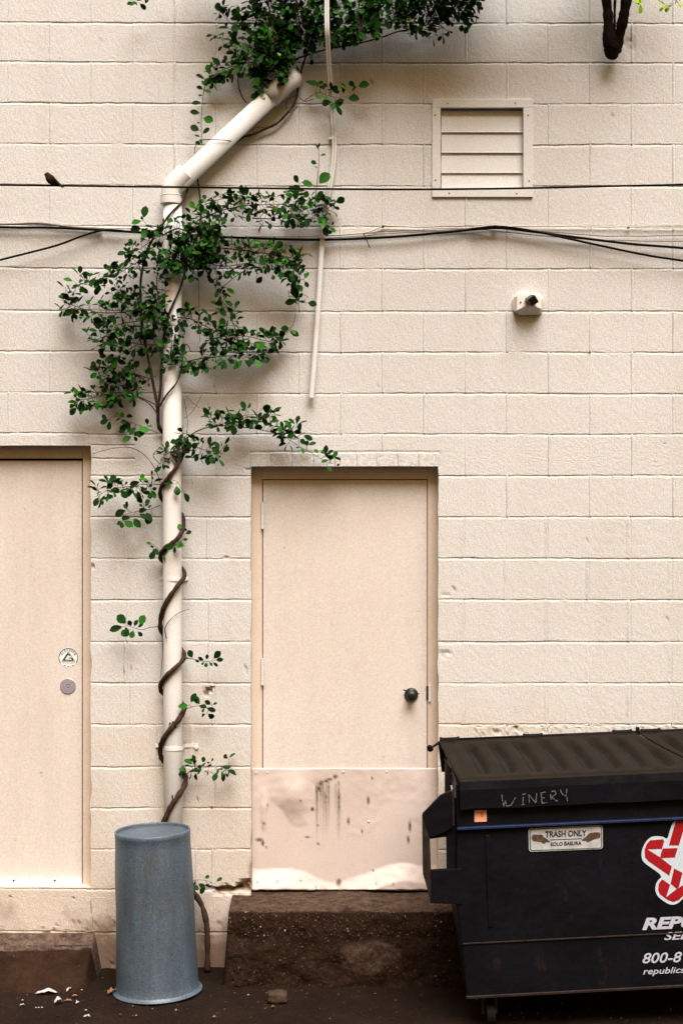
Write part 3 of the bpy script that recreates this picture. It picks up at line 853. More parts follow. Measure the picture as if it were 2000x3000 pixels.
# ------------------------------------------------------------------ bird
def bird():
    off = .26
    body = [(188, 549, .0020), (179, 544, .0060), (168, 538, .0120), (158, 532, .0180), (150, 526, .0215), (145, 520, .0190), (142, 515, .0150), (140, 511.5, .0138), (139.5, 508.5, .0115), (139.5, 505, .0045)]
    sp = spline(body, 4)
    b = MB()
    b.tube([P(x, y+ (0), off) for x, y, r in sp], [max(.0008, r) for *_, r in sp], 14)
    o = b.build('perched_bird', M_BIRD, None, smooth=True)
    tag(o, 'small brown bird perched on the thin black wire, facing left', 'bird')
    b = MB(); b.tube([P(133, 511.5, off), P(129.5, 513.5, off+.001)], [.0034, .0006], 8); b.build('beak', M_BEAK, o)
    b = MB()
    for dx in (.0, .006): 
        c = P(136, 509.5, off+.0105); M = Matrix.Translation(c); b.lathe([(.0002, -.0014), (.0014, 0), (.0002, .0014)], M, 8); break
    b.build('eye', M_INK, o)
    # folded wing
    b = MB(); w_ = [(148, 513, .004), (156, 519, .0075), (165, 528, .006), (175, 539, .003), (184, 549, .001)]
    b.tube([P(x, y+3, off+.0165) for x, y, r in spline(w_, 3)], [r for *_, r in spline(w_, 3)], 8); b.build('wing', M_BIRD, o, smooth=True)
    for x in (143, 151):
        b = MB(); b.tube([P(x, 532, off), P(x-.5, 541, off+.002), P(x-2, 547, off+.006)], .0011, 6); b.build('leg', M_BEAK, o)
bird()

# ------------------------------------------------------------------ climbing vine
LEAF_OUT = [(0, 0), (.12, .16), (.32, .36), (.58, .46), (.82, .34), (1.0, .0)]
def leaf(b, p, d, n, L, wd=1.0):
    d = d.normalized(); n = (n-d*n.dot(d))
    if n.length < 1e-4: n = d.orthogonal()
    n.normalize(); s = d.cross(n)
    fold = rnd.uniform(.1, .4); curl = rnd.uniform(-.1, .3)
    mid = []; lt = []; rt = []
    for t, wv in LEAF_OUT:
        c = p+d*(L*t)-n*(curl*L*t*t)
        mid.append(c); e = wv*L*.74*wd
        lt.append(c+s*e+n*(fold*e)); rt.append(c-s*e+n*(fold*e))
    k = len(LEAF_OUT)
    vs = mid+lt[1:-1]+rt[1:-1]
    li = lambda i: i if i in (0, k-1) else k+i-1
    ri = lambda i: i if i in (0, k-1) else k+(k-2)+i-1
    fs = []
    for i in range(k-1):
        for fn, fl in ((li, 0), (ri, 1)):
            q = [i, i+1, fn(i+1), fn(i)]
            q2 = []
            for v in q:
                if v not in q2: q2.append(v)
            if len(q2) >= 3: fs.append(tuple(q2 if fl else q2[::-1]))
    b.add(vs, fs)

vine = thing('climbing_vine', P(600, 2840, .1), 'dark green leafy vine winding up the cream downpipe to a dense top mass', 'vine')
NLEAF = 0
LS = 1.0
def spray(pts, n, spread, off=.10, offv=.05, L=33, r0=.0028, start=.0, parent=vine, up=.5, leaves=M_LEAF, name='branch', one_side=0):
    """a branch along photo polyline pts with n leaves scattered within `spread` px of it"""
    global NLEAF
    if n >= 60 and min(q[1] for q in pts) < 110: n = int(n*3.1)
    elif n >= 26: n = int(n*1.75)
    sp = spline(pts, 8)
    N = len(sp)
    ph = rnd.uniform(0, 6)
    def offat(t): return off+offv*.6*math.sin(ph+t*3.0)*min(1, t*3)
    face = n < 26
    P3 = [P(x, y, max(.02, offat(i/(N-1)))) for i, (x, y) in enumerate(sp)]
    st = MB(); lv = MB()
    st.tube(P3, [r0*(1-.65*i/(N-1)) for i in range(N)], 6)
    s = (D-off)/F
    made = 0
    while made < n:
        t = start+(1-start)*(made+rnd.uniform(-.4, .6))/n; t = min(.95 if n >= 36 else .999, max(0, t))
        i = min(N-2, int(t*(N-1))); base = P3[i].lerp(P3[i+1], t*(N-1)-i)
        tan = (P3[i+1]-P3[i]).normalized()
        side = one_side or rnd.choice((-1, 1))
        perp = Vector((-tan.z, 0, tan.x))*side
        g = min(spread, abs(rnd.gauss(0, spread*.55)))*s
        tw = (perp*rnd.uniform(.5, 1)+tan*rnd.uniform(-.4, .7)+Vector((0, -rnd.uniform(-.5, .6), 0))).normalized()
        tip = base+tw*g
        if tip.y > -.02: tip.y = -.02-rnd.random()*.02
        if g > .012:
            mid = base.lerp(tip, .5)+Vector((rnd.uniform(-1, 1), rnd.uniform(-1, 1), rnd.uniform(-1, 1)))*g*.12
            st.tube([base, mid, tip], [.0013, .0011, .0008], 4, False)
        k = rnd.choice((1, 2, 2, 3, 3)) if g > .02 else rnd.choice((1, 2))
        a0 = tw
        for q in range(k):
            if made >= n: break
            ang = rnd.uniform(-1, 1)*1.3 if k == 1 else (-1.0+2.0*q/(max(1, k-1)))*rnd.uniform(.7, 1.3)
            dd = Vector((a0.x*math.cos(ang)-a0.z*math.sin(ang), a0.y-rnd.uniform(-.3, .5), a0.x*math.sin(ang)+a0.z*math.cos(ang)))
            nn = Vector((rnd.uniform(-.9, .9), -rnd.uniform(-.1, .9), up+rnd.uniform(-.5, .8)))
            if face: nn = Vector((rnd.uniform(-.5, .5), -rnd.uniform(.5, 1.2), rnd.uniform(-.1, .8)))
            bp = tip-tw*g*rnd.uniform(0, .35)*(q > 0)
            LL = (LS if n >= 60 else 1)*L*s*rnd.choice((rnd.uniform(.45, .8), rnd.uniform(.75, 1.2)))*(.84 if n >= 36 else .95)
            if bp.y > -.03: dd.y = -abs(dd.y)-.3
            e = bp+dd.normalized()*LL*.22
            st.tube([bp, e], .0007, 3, False)
            leaf(lv, e, dd, nn, LL*(1.0 if face else 1), rnd.uniform(.8, 1.15) if face else rnd.uniform(.8, 1.15)); made += 1; NLEAF += 1
    o = st.build(name, M_TWIG, parent, smooth=True)
    lo = lv.build('leaves', leaves, o, smooth=True)
    return o

def sprig(pts, leaves_, off=.08, r0=.0026, L0=1.0):
    """a twig along pts with leaves at given photo points: (base x, base y, tip x, tip y, width factor)"""
    sp = spline(pts, 6); N = len(sp)
    st = MB(); lv = MB()
    st.tube([P(x, y, off) for x, y in sp], [r0*(1-.6*i/(N-1)) for i in range(N)], 6)
    for bx, by, tx, ty, wf in leaves_:
        a_ = P(bx, by, off); e_ = P(tx, ty, off+rnd.uniform(.0, .02)); m_ = a_.lerp(e_, .18)
        st.tube([a_, m_], .0008, 4, False); wf *= .86
        nn = Vector((rnd.uniform(-.3, .3), -1, rnd.uniform(.0, .5)))
        leaf(lv, m_, e_-m_, nn, (e_-m_).length*L0, wf)
    o = st.build('branch', M_TWIG, vine, smooth=True)
    lv.build('leaves', M_LEAF, o, smooth=True)

def stem(pts, r, off=.06, name='stem', mat=None, parent=vine, wob=True):
    """pts: (px,py[,off]) """
    p3 = [(q[0], q[1], q[2] if len(q) > 2 else off) for q in pts]
    sp = spline(p3, 6)
    n = len(sp)
    rr = r if hasattr(r, '__len__') else (r, r)
    b = MB()
    b.tube([P(x, y, o_) for x, y, o_ in sp], [(rr[0]+(rr[1]-rr[0])*i/(n-1))*(1+(.34*noise.noise(Vector((i*.55, 0, r if not hasattr(r, '__len__') else r[0]*99))) if wob else 0)) for i in range(n)], 10)
    return b.build(name, mat or M_BARK, parent, smooth=True)

# main stem: winds around the downpipe (front crossings at ~.12, behind at ~.012)
FR, BK, SD = .122, .012, .066
stem([(608, 2845, .08), (608, 2770, .08), (605, 2705, .08), (590, 2650, .07), (560, 2606, .06), (525, 2560, .03), (492, 2500, .02), (466, 2440, SD), (480, 2408, .11), (500, 2365, FR), (520, 2335, FR), (540, 2303, .09), (543, 2275, SD), (520, 2245, BK), (492, 2235, BK), (474, 2222, .04),
      (470, 2192, SD), (482, 2160, .11), (505, 2130, FR), (528, 2102, .11), (540, 2072, SD), (520, 2050, BK), (492, 2040, BK), (473, 2025, .05), (472, 2003, .085), (490, 1978, FR), (515, 1955, FR), (535, 1935, .095), (539, 1915, SD), (525, 1895, BK), (495, 1870, BK), (474, 1850, .04),
      (470, 1822, .07), (478, 1785, .105), (495, 1752, FR), (520, 1717, FR), (540, 1690, .08), (536, 1668, .04), (510, 1655, BK), (485, 1650, BK), (470, 1632, .06), (482, 1607, .11), (505, 1590, FR), (525, 1572, .115), (537, 1545, SD), (536, 1515, .04), (515, 1490, BK), (488, 1475, BK), (471, 1455, .05), (472, 1430, .09), (490, 1403, FR), (512, 1375, FR), (530, 1345, .105), (540, 1315, .06), (520, 1280, BK), (485, 1270, BK), (466, 1250, .05), (463, 1205, .08), (462, 1185, .09)],
     (.0135, .0095))
# upper stems
stem([(462, 1190, .09), (452, 1140), (437, 1060), (425, 1000), (416, 940), (412, 870), (414, 810), (425, 760), (440, 715), (475, 660, .11), (505, 620, .12), (535, 590, .08), (548, 560, .05), (560, 520, .02)], (.0075, .0045), .09)
stem([(464, 1195, .09), (471, 1130, .11), (474, 1060, .12), (480, 990, .12), (492, 930, .125), (508, 890, .125), (528, 845, .12), (541, 800, .09), (550, 745, .08), (575, 700, .08), (588, 640, .05), (587, 590, .03), (580, 530, .02), (572, 505, .02)], (.007, .004), .1)
stem([(468, 1190, .1), (490, 1155, .12), (515, 1125, .125), (530, 1090, .11), (535, 1050, .09), (545, 1008, .09), (560, 1030, .09)], (.0055, .002), .1)
stem([(462, 1215, .09), (440, 1185), (400, 1162), (370, 1158)], (.003, .0015), .08)
stem([(692, 417, .02), (712, 402), (743, 393), (780, 376), (812, 361), (838, 335), (858, 310), (870, 280), (873, 250), (880, 215), (892, 175), (905, 140), (915, 100)], (.006, .0045), .03)
stem([(860, 175, .03), (905, 160), (946, 147), (990, 138), (1036, 130), (1080, 120), (1125, 107), (1160, 94), (1200, 85), (1300, 60)], (.004, .003), .04)
stem([(721, 301, .02), (708, 280), (700, 255), (698, 230), (706, 200), (725, 175), (745, 160)], (.0035, .003), .03)
stem([(585, 410, .05), (610, 409, .112), (650, 410, .118), (675, 413, .1), (692, 418, .04)], (.0022, .0022), .1)
stem([(812, 205), (835, 190), (857, 176), (885, 165), (920, 155)], (.004, .003), .03)
stem([(570, 450), (572, 430), (585, 410)], .0016, .04)
stem([(580, 790, .03), (583, 860), (584, 940), (586, 1000)], .0014, .03)
stem([(870, 275, .03), (890, 296), (918, 290)], .0016, .04)
stem([(873, 312), (845, 330), (838, 300), (855, 285), (868, 280)], .0016, .035)
stem([(745, 390), (740, 380), (760, 372), (775, 375)], .0014, .03)
stem([(272, 1330, .01), (310, 1318), (350, 1311), (385, 1312), (420, 1330), (445, 1358), (462, 1390), (470, 1415)], (.0012, .002), .04)
stem([(470, 1310), (450, 1330), (455, 1345), (470, 1360)], .0018, .07)
stem([(488, 1870, .115), (484, 1840, .12), (500, 1815, .125), (525, 1795, .11), (555, 1784, .06)], (.0028, .001), .12)
stem([(476, 1860, .1), (477, 1900), (474, 1950), (470, 1988)], (.0022, .0012), .08)
stem([(540, 1170), (545, 1200), (550, 1240), (545, 1285)], .0012, .03)
stem([(545, 1160), (565, 1180), (585, 1195)], .001, .03)
stem([(540, 1225), (560, 1210), (580, 1180), (590, 1158)], .001, .03)
stem([(508, 2345, .12), (505, 2335, .13), (506, 2330, .135)], .0035, .12)

# --- leafy sprays, lower to upper
spray([(545, 2585), (575, 2578), (605, 2580), (632, 2590)], 11, 20, .09, .02, 26, .0016)
spray([(543, 2290), (548, 2268), (575, 2250), (620, 2248), (680, 2242)], 26, 24, .10, .03, 29, .0022, .2)
spray([(541, 2085), (550, 2075), (580, 2068), (605, 2072), (632, 2082)], 12, 24, .10, .03, 27, .0018, .35)
spray([(515, 2122), (508, 2115), (500, 2108)], 4, 8, .13, .01, 14, .001)
sprig([(541, 1930), (560, 1930), (585, 1936), (610, 1938), (632, 1934)],
      [(566, 1932, 552, 1904, 1.2), (556, 1931, 544, 1926, .9), (568, 1932, 584, 1939, .9), (600, 1937, 580, 1925, .9), (604, 1936, 608, 1916, 1.0), (606, 1938, 602, 1955, 1.4), (612, 1938, 622, 1950, 1.1), (622, 1934, 648, 1908, 1.2), (628, 1934, 655, 1932, 1.0), (622, 1938, 638, 1952, .9), (600, 1938, 590, 1948, 1.0)], .1, .002)
sprig([(474, 1836), (440, 1838), (415, 1845), (390, 1838), (368, 1832)],
      [(375, 1832, 343, 1802, 1.35), (408, 1838, 425, 1802, 1.3), (368, 1834, 320, 1846, .9), (385, 1838, 378, 1818, 1.3), (392, 1838, 402, 1816, 1.2), (385, 1842, 355, 1862, 1.3), (392, 1842, 385, 1870, 1.4), (402, 1848, 418, 1864, 1.2), (378, 1840, 368, 1866, 1.2), (400, 1840, 420, 1828, .9), (365, 1835, 374, 1848, 1.2)], .1, .002)
spray([(475, 1632), (468, 1612), (455, 1600), (450, 1592)], 6, 14, .10, .02, 27, .0014)
spray([(505, 1590), (525, 1585), (545, 1575)], 7, 14, .13, .02, 25, .0014)
spray([(536, 1560), (542, 1545), (543, 1530)], 3, 9, .10, .01, 25, .0014)
spray([(470, 1480), (440, 1492), (400, 1498), (350, 1512)], 17, 28, .10, .03, 34, .0018, .3, up=.2)
spray([(500, 1405), (520, 1412), (530, 1430), (545, 1445)], 4, 10, .13, .01, 28, .0014, .4)
spray([(470, 1420), (430, 1418), (380, 1425), (330, 1432), (280, 1455)], 44, 26, .11, .04, 30, .0024, .15)
spray([(540, 1310), (560, 1305), (600, 1318), (655, 1330)], 44, 30, .11, .04, 30, .0024)
spray([(540, 1310), (520, 1320), (490, 1330), (470, 1345)], 26, 26, .13, .03, 28, .002)
spray([(535, 1300), (530, 1280), (540, 1268)], 9, 16, .12, .03, 27, .002)
spray([(545, 1285), (580, 1262), (620, 1250), (665, 1247), (710, 1252), (755, 1258), (800, 1268), (845, 1283), (868, 1288)], 44, 46, .10, .04, 35, .0034, .22, one_side=1)
spray([(640, 1250), (690, 1225), (740, 1215), (790, 1225), (835, 1255), (860, 1282)], 34, 26, .11, .04, 32, .0016)
spray([(640, 1250), (620, 1225), (612, 1200), (608, 1178)], 6, 12, .1, .03, 32, .0014)
spray([(840, 1283), (880, 1310), (925, 1335), (958, 1355), (975, 1358), (1000, 1345)], 20, 20, .08, .02, 24, .0014, .2)
spray([(462, 1268), (430, 1255), (390, 1240), (355, 1225), (335, 1218)], 20, 34, .10, .04, 30, .002, .2)
spray([(400, 1245), (375, 1265), (355, 1280)], 4, 8, .10, .02, 32, .001)
# left low cluster
spray([(455, 1185), (400, 1160), (350, 1150), (300, 1160), (250, 1170), (222, 1172)], 62, 30, .11, .05, 31, .003, .2)
spray([(400, 1160), (360, 1125), (310, 1110), (290, 1080)], 42, 26, .12, .05, 30, .002)
spray([(440, 1110), (400, 1095), (370, 1085), (350, 1100)], 30, 24, .10, .05, 30, .002)
spray([(330, 1165), (320, 1185), (310, 1190)], 7, 14, .10, .03, 30, .001)
spray([(290, 1080), (300, 1060), (320, 1040)], 12, 18, .10, .03, 27, .0015)
# left main mass
spray([(470, 900), (420, 905), (360, 915), (290, 915), (230, 900), (185, 880)], 70, 42, .13, .06, 31, .0036)
spray([(470, 930), (410, 940), (350, 950), (310, 970)], 60, 46, .12, .06, 31, .003)
spray([(470, 1010), (420, 1010), (370, 1000), (320, 985), (270, 1000)], 50, 34, .12, .05, 31, .003)
spray([(400, 1010), (360, 1035), (330, 1050)], 20, 24, .11, .04, 30, .002)
spray([(412, 880), (380, 870), (350, 850), (330, 870)], 34, 30, .12, .05, 29, .002)
spray([(440, 900), (460, 930), (475, 960)], 34, 34, .13, .05, 29, .002)
spray([(230, 905), (200, 900), (178, 875)], 12, 16, .11, .03, 31, .0014)
# upper left branches
spray([(470, 900), (460, 840), (465, 790), (490, 760), (510, 780)], 46, 32, .14, .04, 28, .003)
spray([(425, 760), (390, 775), (350, 800), (310, 810), (260, 828), (220, 835)], 56, 26, .12, .05, 30, .0024, .1)
spray([(470, 690), (430, 715), (400, 735), (370, 745)], 34, 26, .12, .04, 31, .002)
spray([(475, 670), (440, 660), (420, 662)], 14, 18, .11, .03, 31, .002)
# mass right of pipe
spray([(475, 690), (520, 670), (560, 680), (600, 660), (640, 670)], 60, 36, .14, .06, 30, .004)
spray([(555, 660), (600, 690), (640, 700), (600, 730)], 60, 40, .16, .06, 30, .003)
spray([(560, 720), (560, 780), (530, 760), (500, 740)], 90, 46, .15, .06, 31, .003)
spray([(540, 700), (600, 720), (680, 730), (760, 740), (830, 750), (885, 765)], 120, 42, .13, .07, 31, .004)
spray([(540, 770), (600, 770), (660, 780), (740, 770), (800, 780), (870, 790)], 100, 34, .12, .06, 31, .003)
spray([(590, 640), (640, 620), (700, 605), (770, 600), (830, 600), (880, 620)], 90, 30, .12, .05, 31, .003)
spray([(600, 600), (640, 585), (690, 580), (740, 585)], 26, 22, .10, .04, 31, .002)
spray([(740, 640), (800, 640), (870, 630), (930, 625)], 40, 28, .09, .04, 31, .003)
spray([(880, 620), (930, 600), (955, 610), (980, 625)], 26, 26, .08, .03, 31, .002)
spray([(930, 640), (960, 660), (980, 670)], 10, 18, .07, .03, 30, .0015)
spray([(830, 550), (860, 552), (890, 560), (910, 590)], 14, 22, .10, .04, 32, .002)
sprig([(922, 600), (926, 560), (931, 510), (934, 470), (932, 425)],
      [(931, 480, 911, 473, 1.3), (934, 455, 955, 453, .8), (934, 440, 926, 424, .8), (933, 435, 936, 418, .8), (930, 492, 923, 488, .9), (929, 545, 965, 506, 1.3), (925, 548, 884, 534, 1.1), (924, 570, 940, 580, 1.3), (922, 575, 948, 562, .9), (921, 590, 908, 600, 1.3), (905, 560, 840, 552, .7), (890, 565, 855, 545, 1.2)], .075)
sprig([(870, 620), (874, 600), (868, 575), (850, 560)], [(868, 575, 835, 570, 1.0), (872, 590, 890, 575, 1.1), (866, 572, 848, 545, .9)], .09)
spray([(672, 620), (680, 590), (688, 560)], 3, 6, .10, .02, 24, .0014)
spray([(860, 790), (875, 800), (878, 830), (850, 850)], 22, 24, .11, .04, 30, .002)
spray([(845, 850), (850, 875), (880, 885), (905, 870)], 13, 22, .09, .03, 34, .0014)
stem([(865, 905, .08), (862, 940), (845, 970), (815, 995), (790, 1005)], .0013, .08)
spray([(858, 958), (842, 960), (835, 965)], 4, 14, .08, .02, 31, .001)
spray([(720, 790), (690, 810), (660, 835), (640, 850), (650, 880), (670, 905), (678, 940), (690, 970), (695, 1000)], 34, 22, .10, .04, 29, .0018, .25)
# right of pipe, mid
spray([(520, 930), (560, 935), (600, 955), (640, 975), (680, 1000)], 56, 32, .12, .05, 29, .003)
spray([(545, 1060), (590, 1050), (640, 1045), (700, 1040), (760, 1035)], 62, 30, .12, .05, 30, .003)
spray([(600, 1000), (660, 985), (720, 985), (790, 1000), (815, 990)], 64, 28, .11, .05, 30, .003)
spray([(700, 1030), (750, 1030), (790, 1045)], 16, 18, .10, .04, 30, .002)
spray([(500, 930), (505, 980), (500, 1030), (510, 1060)], 44, 28, .15, .03, 28, .002)
# canopy at the top
spray([(560, 1080), (520, 1070), (490, 1065)], 18, 18, .13, .03, 27, .002)
spray([(770, 110), (730, 95), (690, 80), (655, 45), (645, 22)], 26, 20, .10, .03, 34, .0022)
spray([(780, 80), (740, 60), (700, 62)], 22, 26, .10, .04, 31, .002)
spray([(760, 140), (720, 130), (680, 118), (625, 112)], 26, 24, .10, .03, 29, .0022)
spray([(730, 160), (700, 150), (660, 140)], 14, 18, .10, .03, 29, .0018)
spray([(745, 180), (700, 190), (650, 205), (620, 225)], 50, 26, .10, .04, 31, .0024)
spray([(640, 215), (620, 225), (610, 240)], 10, 14, .09, .02, 27, .002)
sprig([(640, 215), (610, 235), (597, 270), (591, 330), (590, 380), (593, 425)],
      [(598, 262, 577, 253, 1.1), (602, 255, 592, 236, 1.0), (597, 280, 581, 278, .7), (595, 303, 562, 299, .95), (592, 332, 556, 328, 1.0), (594, 262, 618, 272, 1.1), (590, 345, 625, 355, 1.35),
       (589, 362, 577, 358, .8), (590, 384, 557, 371, 1.35), (590, 396, 614, 374, 1.0), (590, 400, 570, 398, .8), (592, 424, 572, 417, 1.3), (592, 424, 588, 408, 1.1), (592, 305, 603, 304, .5)])
spray([(800, 100), (800, 180), (780, 230), (760, 240)], 70, 44, .11, .05, 31, .003)
spray([(850, 90), (830, 170), (815, 200)], 60, 40, .11, .05, 30, .003)
spray([(770, -40), (790, 30), (800, 100), (790, 160)], 110, 60, .14, .07, 32, .005)
spray([(860, -60), (870, 20), (880, 90), (880, 130)], 110, 60, .16, .08, 32, .005)
spray([(950, -60), (950, 10), (960, 70), (960, 110)], 100, 56, .16, .08, 32, .005)
spray([(1040, -80), (1050, 0), (1050, 60), (1060, 90)], 90, 54, .18, .08, 32, .005)
spray([(1140, -80), (1140, -20), (1150, 30), (1160, 60)], 80, 54, .18, .08, 32, .005)
spray([(1230, -80), (1240, -30), (1250, 20), (1260, 60)], 80, 54, .20, .08, 32, .005)
spray([(1330, -90), (1330, -40), (1340, 10), (1340, 40)], 66, 46, .20, .08, 33, .005)
spray([(1420, -100), (1410, -60), (1390, -20), (1370, 10)], 40, 44, .2, .08, 33, .004)
spray([(1180, 60), (1220, 80), (1270, 88), (1300, 80)], 34, 20, .16, .06, 30, .003)
spray([(960, 100), (1000, 110), (1050, 95), (1110, 80)], 50, 24, .14, .06, 30, .003)
spray([(1450, -150), (1200, -140), (950, -130), (760, -120), (650, -110), (560, -110)], 220, 70, .18, .1, 34, .009)
spray([(1200, -110), (1400, -130), (1600, -150), (1800, -170)], 180, 80, .34, .12, 36, .006)
spray([(1100, -200), (1300, -210), (1500, -230), (1700, -260)], 200, 90, .5, .15, 38, .006)
spray([(480, -60), (450, -20), (415, 0), (380, 2)], 16, 9, .12, .02, 22, .002, leaves=M_LEAF)
spray([(890, 296), (930, 272), (960, 280), (1000, 285), (1045, 272)], 24, 26, .09, .04, 34, .0018, .2)

# ------------------------------------------------------------------ small tree at the top right
tr = thing('wall_tree', P(1800, 150, .15), 'dark forked tree growing from the wall at the upper right', 'tree')
b = MB()
def tcurve(b, pts, off):
    sp = spline(pts, 5)
    b.tube([P(x, y, o_) for x, y, o_, r in sp], [r*(1+.3*noise.noise(Vector((i*.6, r*50, 0)))) for i, (*_, r) in enumerate(sp)], 14)
tcurve(b, [(1800, 160, .02, .010), (1795, 150, .07, .034), (1788, 128, .10, .040), (1782, 95, .12, .029), (1780, 50, .14, .0255), (1775, 0, .16, .0245), (1768, -60, .18, .024), (1750, -200, .22, .023), (1720, -420, .3, .018)], .1)
tcurve(b, [(1805, 150, .06, .020), (1806, 130, .10, .030), (1814, 100, .13, .026), (1823, 60, .16, .026), (1832, 10, .19, .028), (1842, -60, .22, .027), (1875, -220, .3, .023), (1930, -420, .36, .018)], .1)
tcurve(b, [(1799, 118, .12, .006), (1799, 60, .13, .006), (1800, 0, .14, .006), (1806, -80, .16, .005)], .1)
tcurve(b, [(1790, 158, .06, .030), (1797, 140, .10, .034), (1801, 112, .12, .024), (1801, 92, .13, .008)], .1)
b.build('trunk', M_TRUNK, tr, smooth=True)
spray([(1845, -60), (1860, -30), (1868, -5), (1875, 14)], 12, 14, .30, .03, 26, .002, leaves=M_LEAFY, parent=tr, name='limb')
spray([(1900, -60), (1920, -10), (1940, 10), (1955, 16), (1985, 6)], 14, 12, .30, .03, 18, .0016, .4, leaves=M_LEAFY, parent=tr, name='limb')
spray([(1990, -50), (1982, -20), (1980, -2), (1984, 10)], 8, 10, .30, .03, 22, .0016, leaves=M_LEAFY, parent=tr, name='limb')
spray([(1760, -220), (1850, -260), (1950, -240), (2050, -200)], 90, 90, .32, .1, 34, .006, leaves=M_LEAF, parent=tr, name='limb')

# ------------------------------------------------------------------ trash can
def can():
    off = .36
    base = P(463, 2903, off); base.z = 0.0
    t = thing('trash_can', base, 'upside down grey galvanised metal trash can standing on the ground', 'trash can')
    s = (D-off)/F
    lean = Matrix.Rotation(R(-1.9), 4, 'Y')
    M = Matrix.Translation(base) @ lean
    Hh = .752
    rb, rt = 120*s, 109*s
    prof = [(rb*1.02, .001), (rb*1.055, .004), (rb*1.065, .010), (rb*1.05, .017), (rb*1.01, .020), (rb, .024)]
    n = 18
    for k in range(1, n): z = .024+(Hh-.05)*k/n; prof.append((rb+(rt-rb)*z/Hh, z))
    prof += [(rt*1.004, Hh-.024), (rt*1.012, Hh-.020), (rt*1.012, Hh-.003), (rt*1.0, Hh), (rt*.965, Hh), (rt*.955, Hh-.004), (rt*.95, Hh-.014)]
    b = MB(); b.lathe(prof, M, 72, cap0=False, cap1=False)
    for i_, q_ in enumerate(b.v):
        q_ = Vector(q_); ax = M @ Vector((0, 0, q_.z)); rd = (q_-ax); rd.z = 0
        kz_ = max(0, min(1, (q_.z-.03)/.08))*max(0, min(1, (Hh-.03-q_.z)/.08))
        b.v[i_] = tuple(q_+rd.normalized()*kz_*.0045*noise.noise(Vector((rd.x*9, rd.y*9, q_.z*4.5))))
    body = b.build('can_body', M_CAN, t, smooth=True)
    b = MB(); b.lathe([(rt*.952, Hh-.0135), (rt*.80, Hh-.013), (rt*.78, Hh-.010), (rt*.5, Hh-.0095), (.001, Hh-.008)], M, 72, cap0=False, cap1=False); b.build('can_bottom', M_CAN, t, smooth=True)
    b = MB()
    tor = [(rb*1.06+.005*math.cos(a), .010+.005*math.sin(a)) for a in [2*math.pi*k/10 for k in range(11)]]
    b.lathe(tor, M, 72, False, False); b.build('rolled_rim', M_CAN, t, smooth=True)
can()

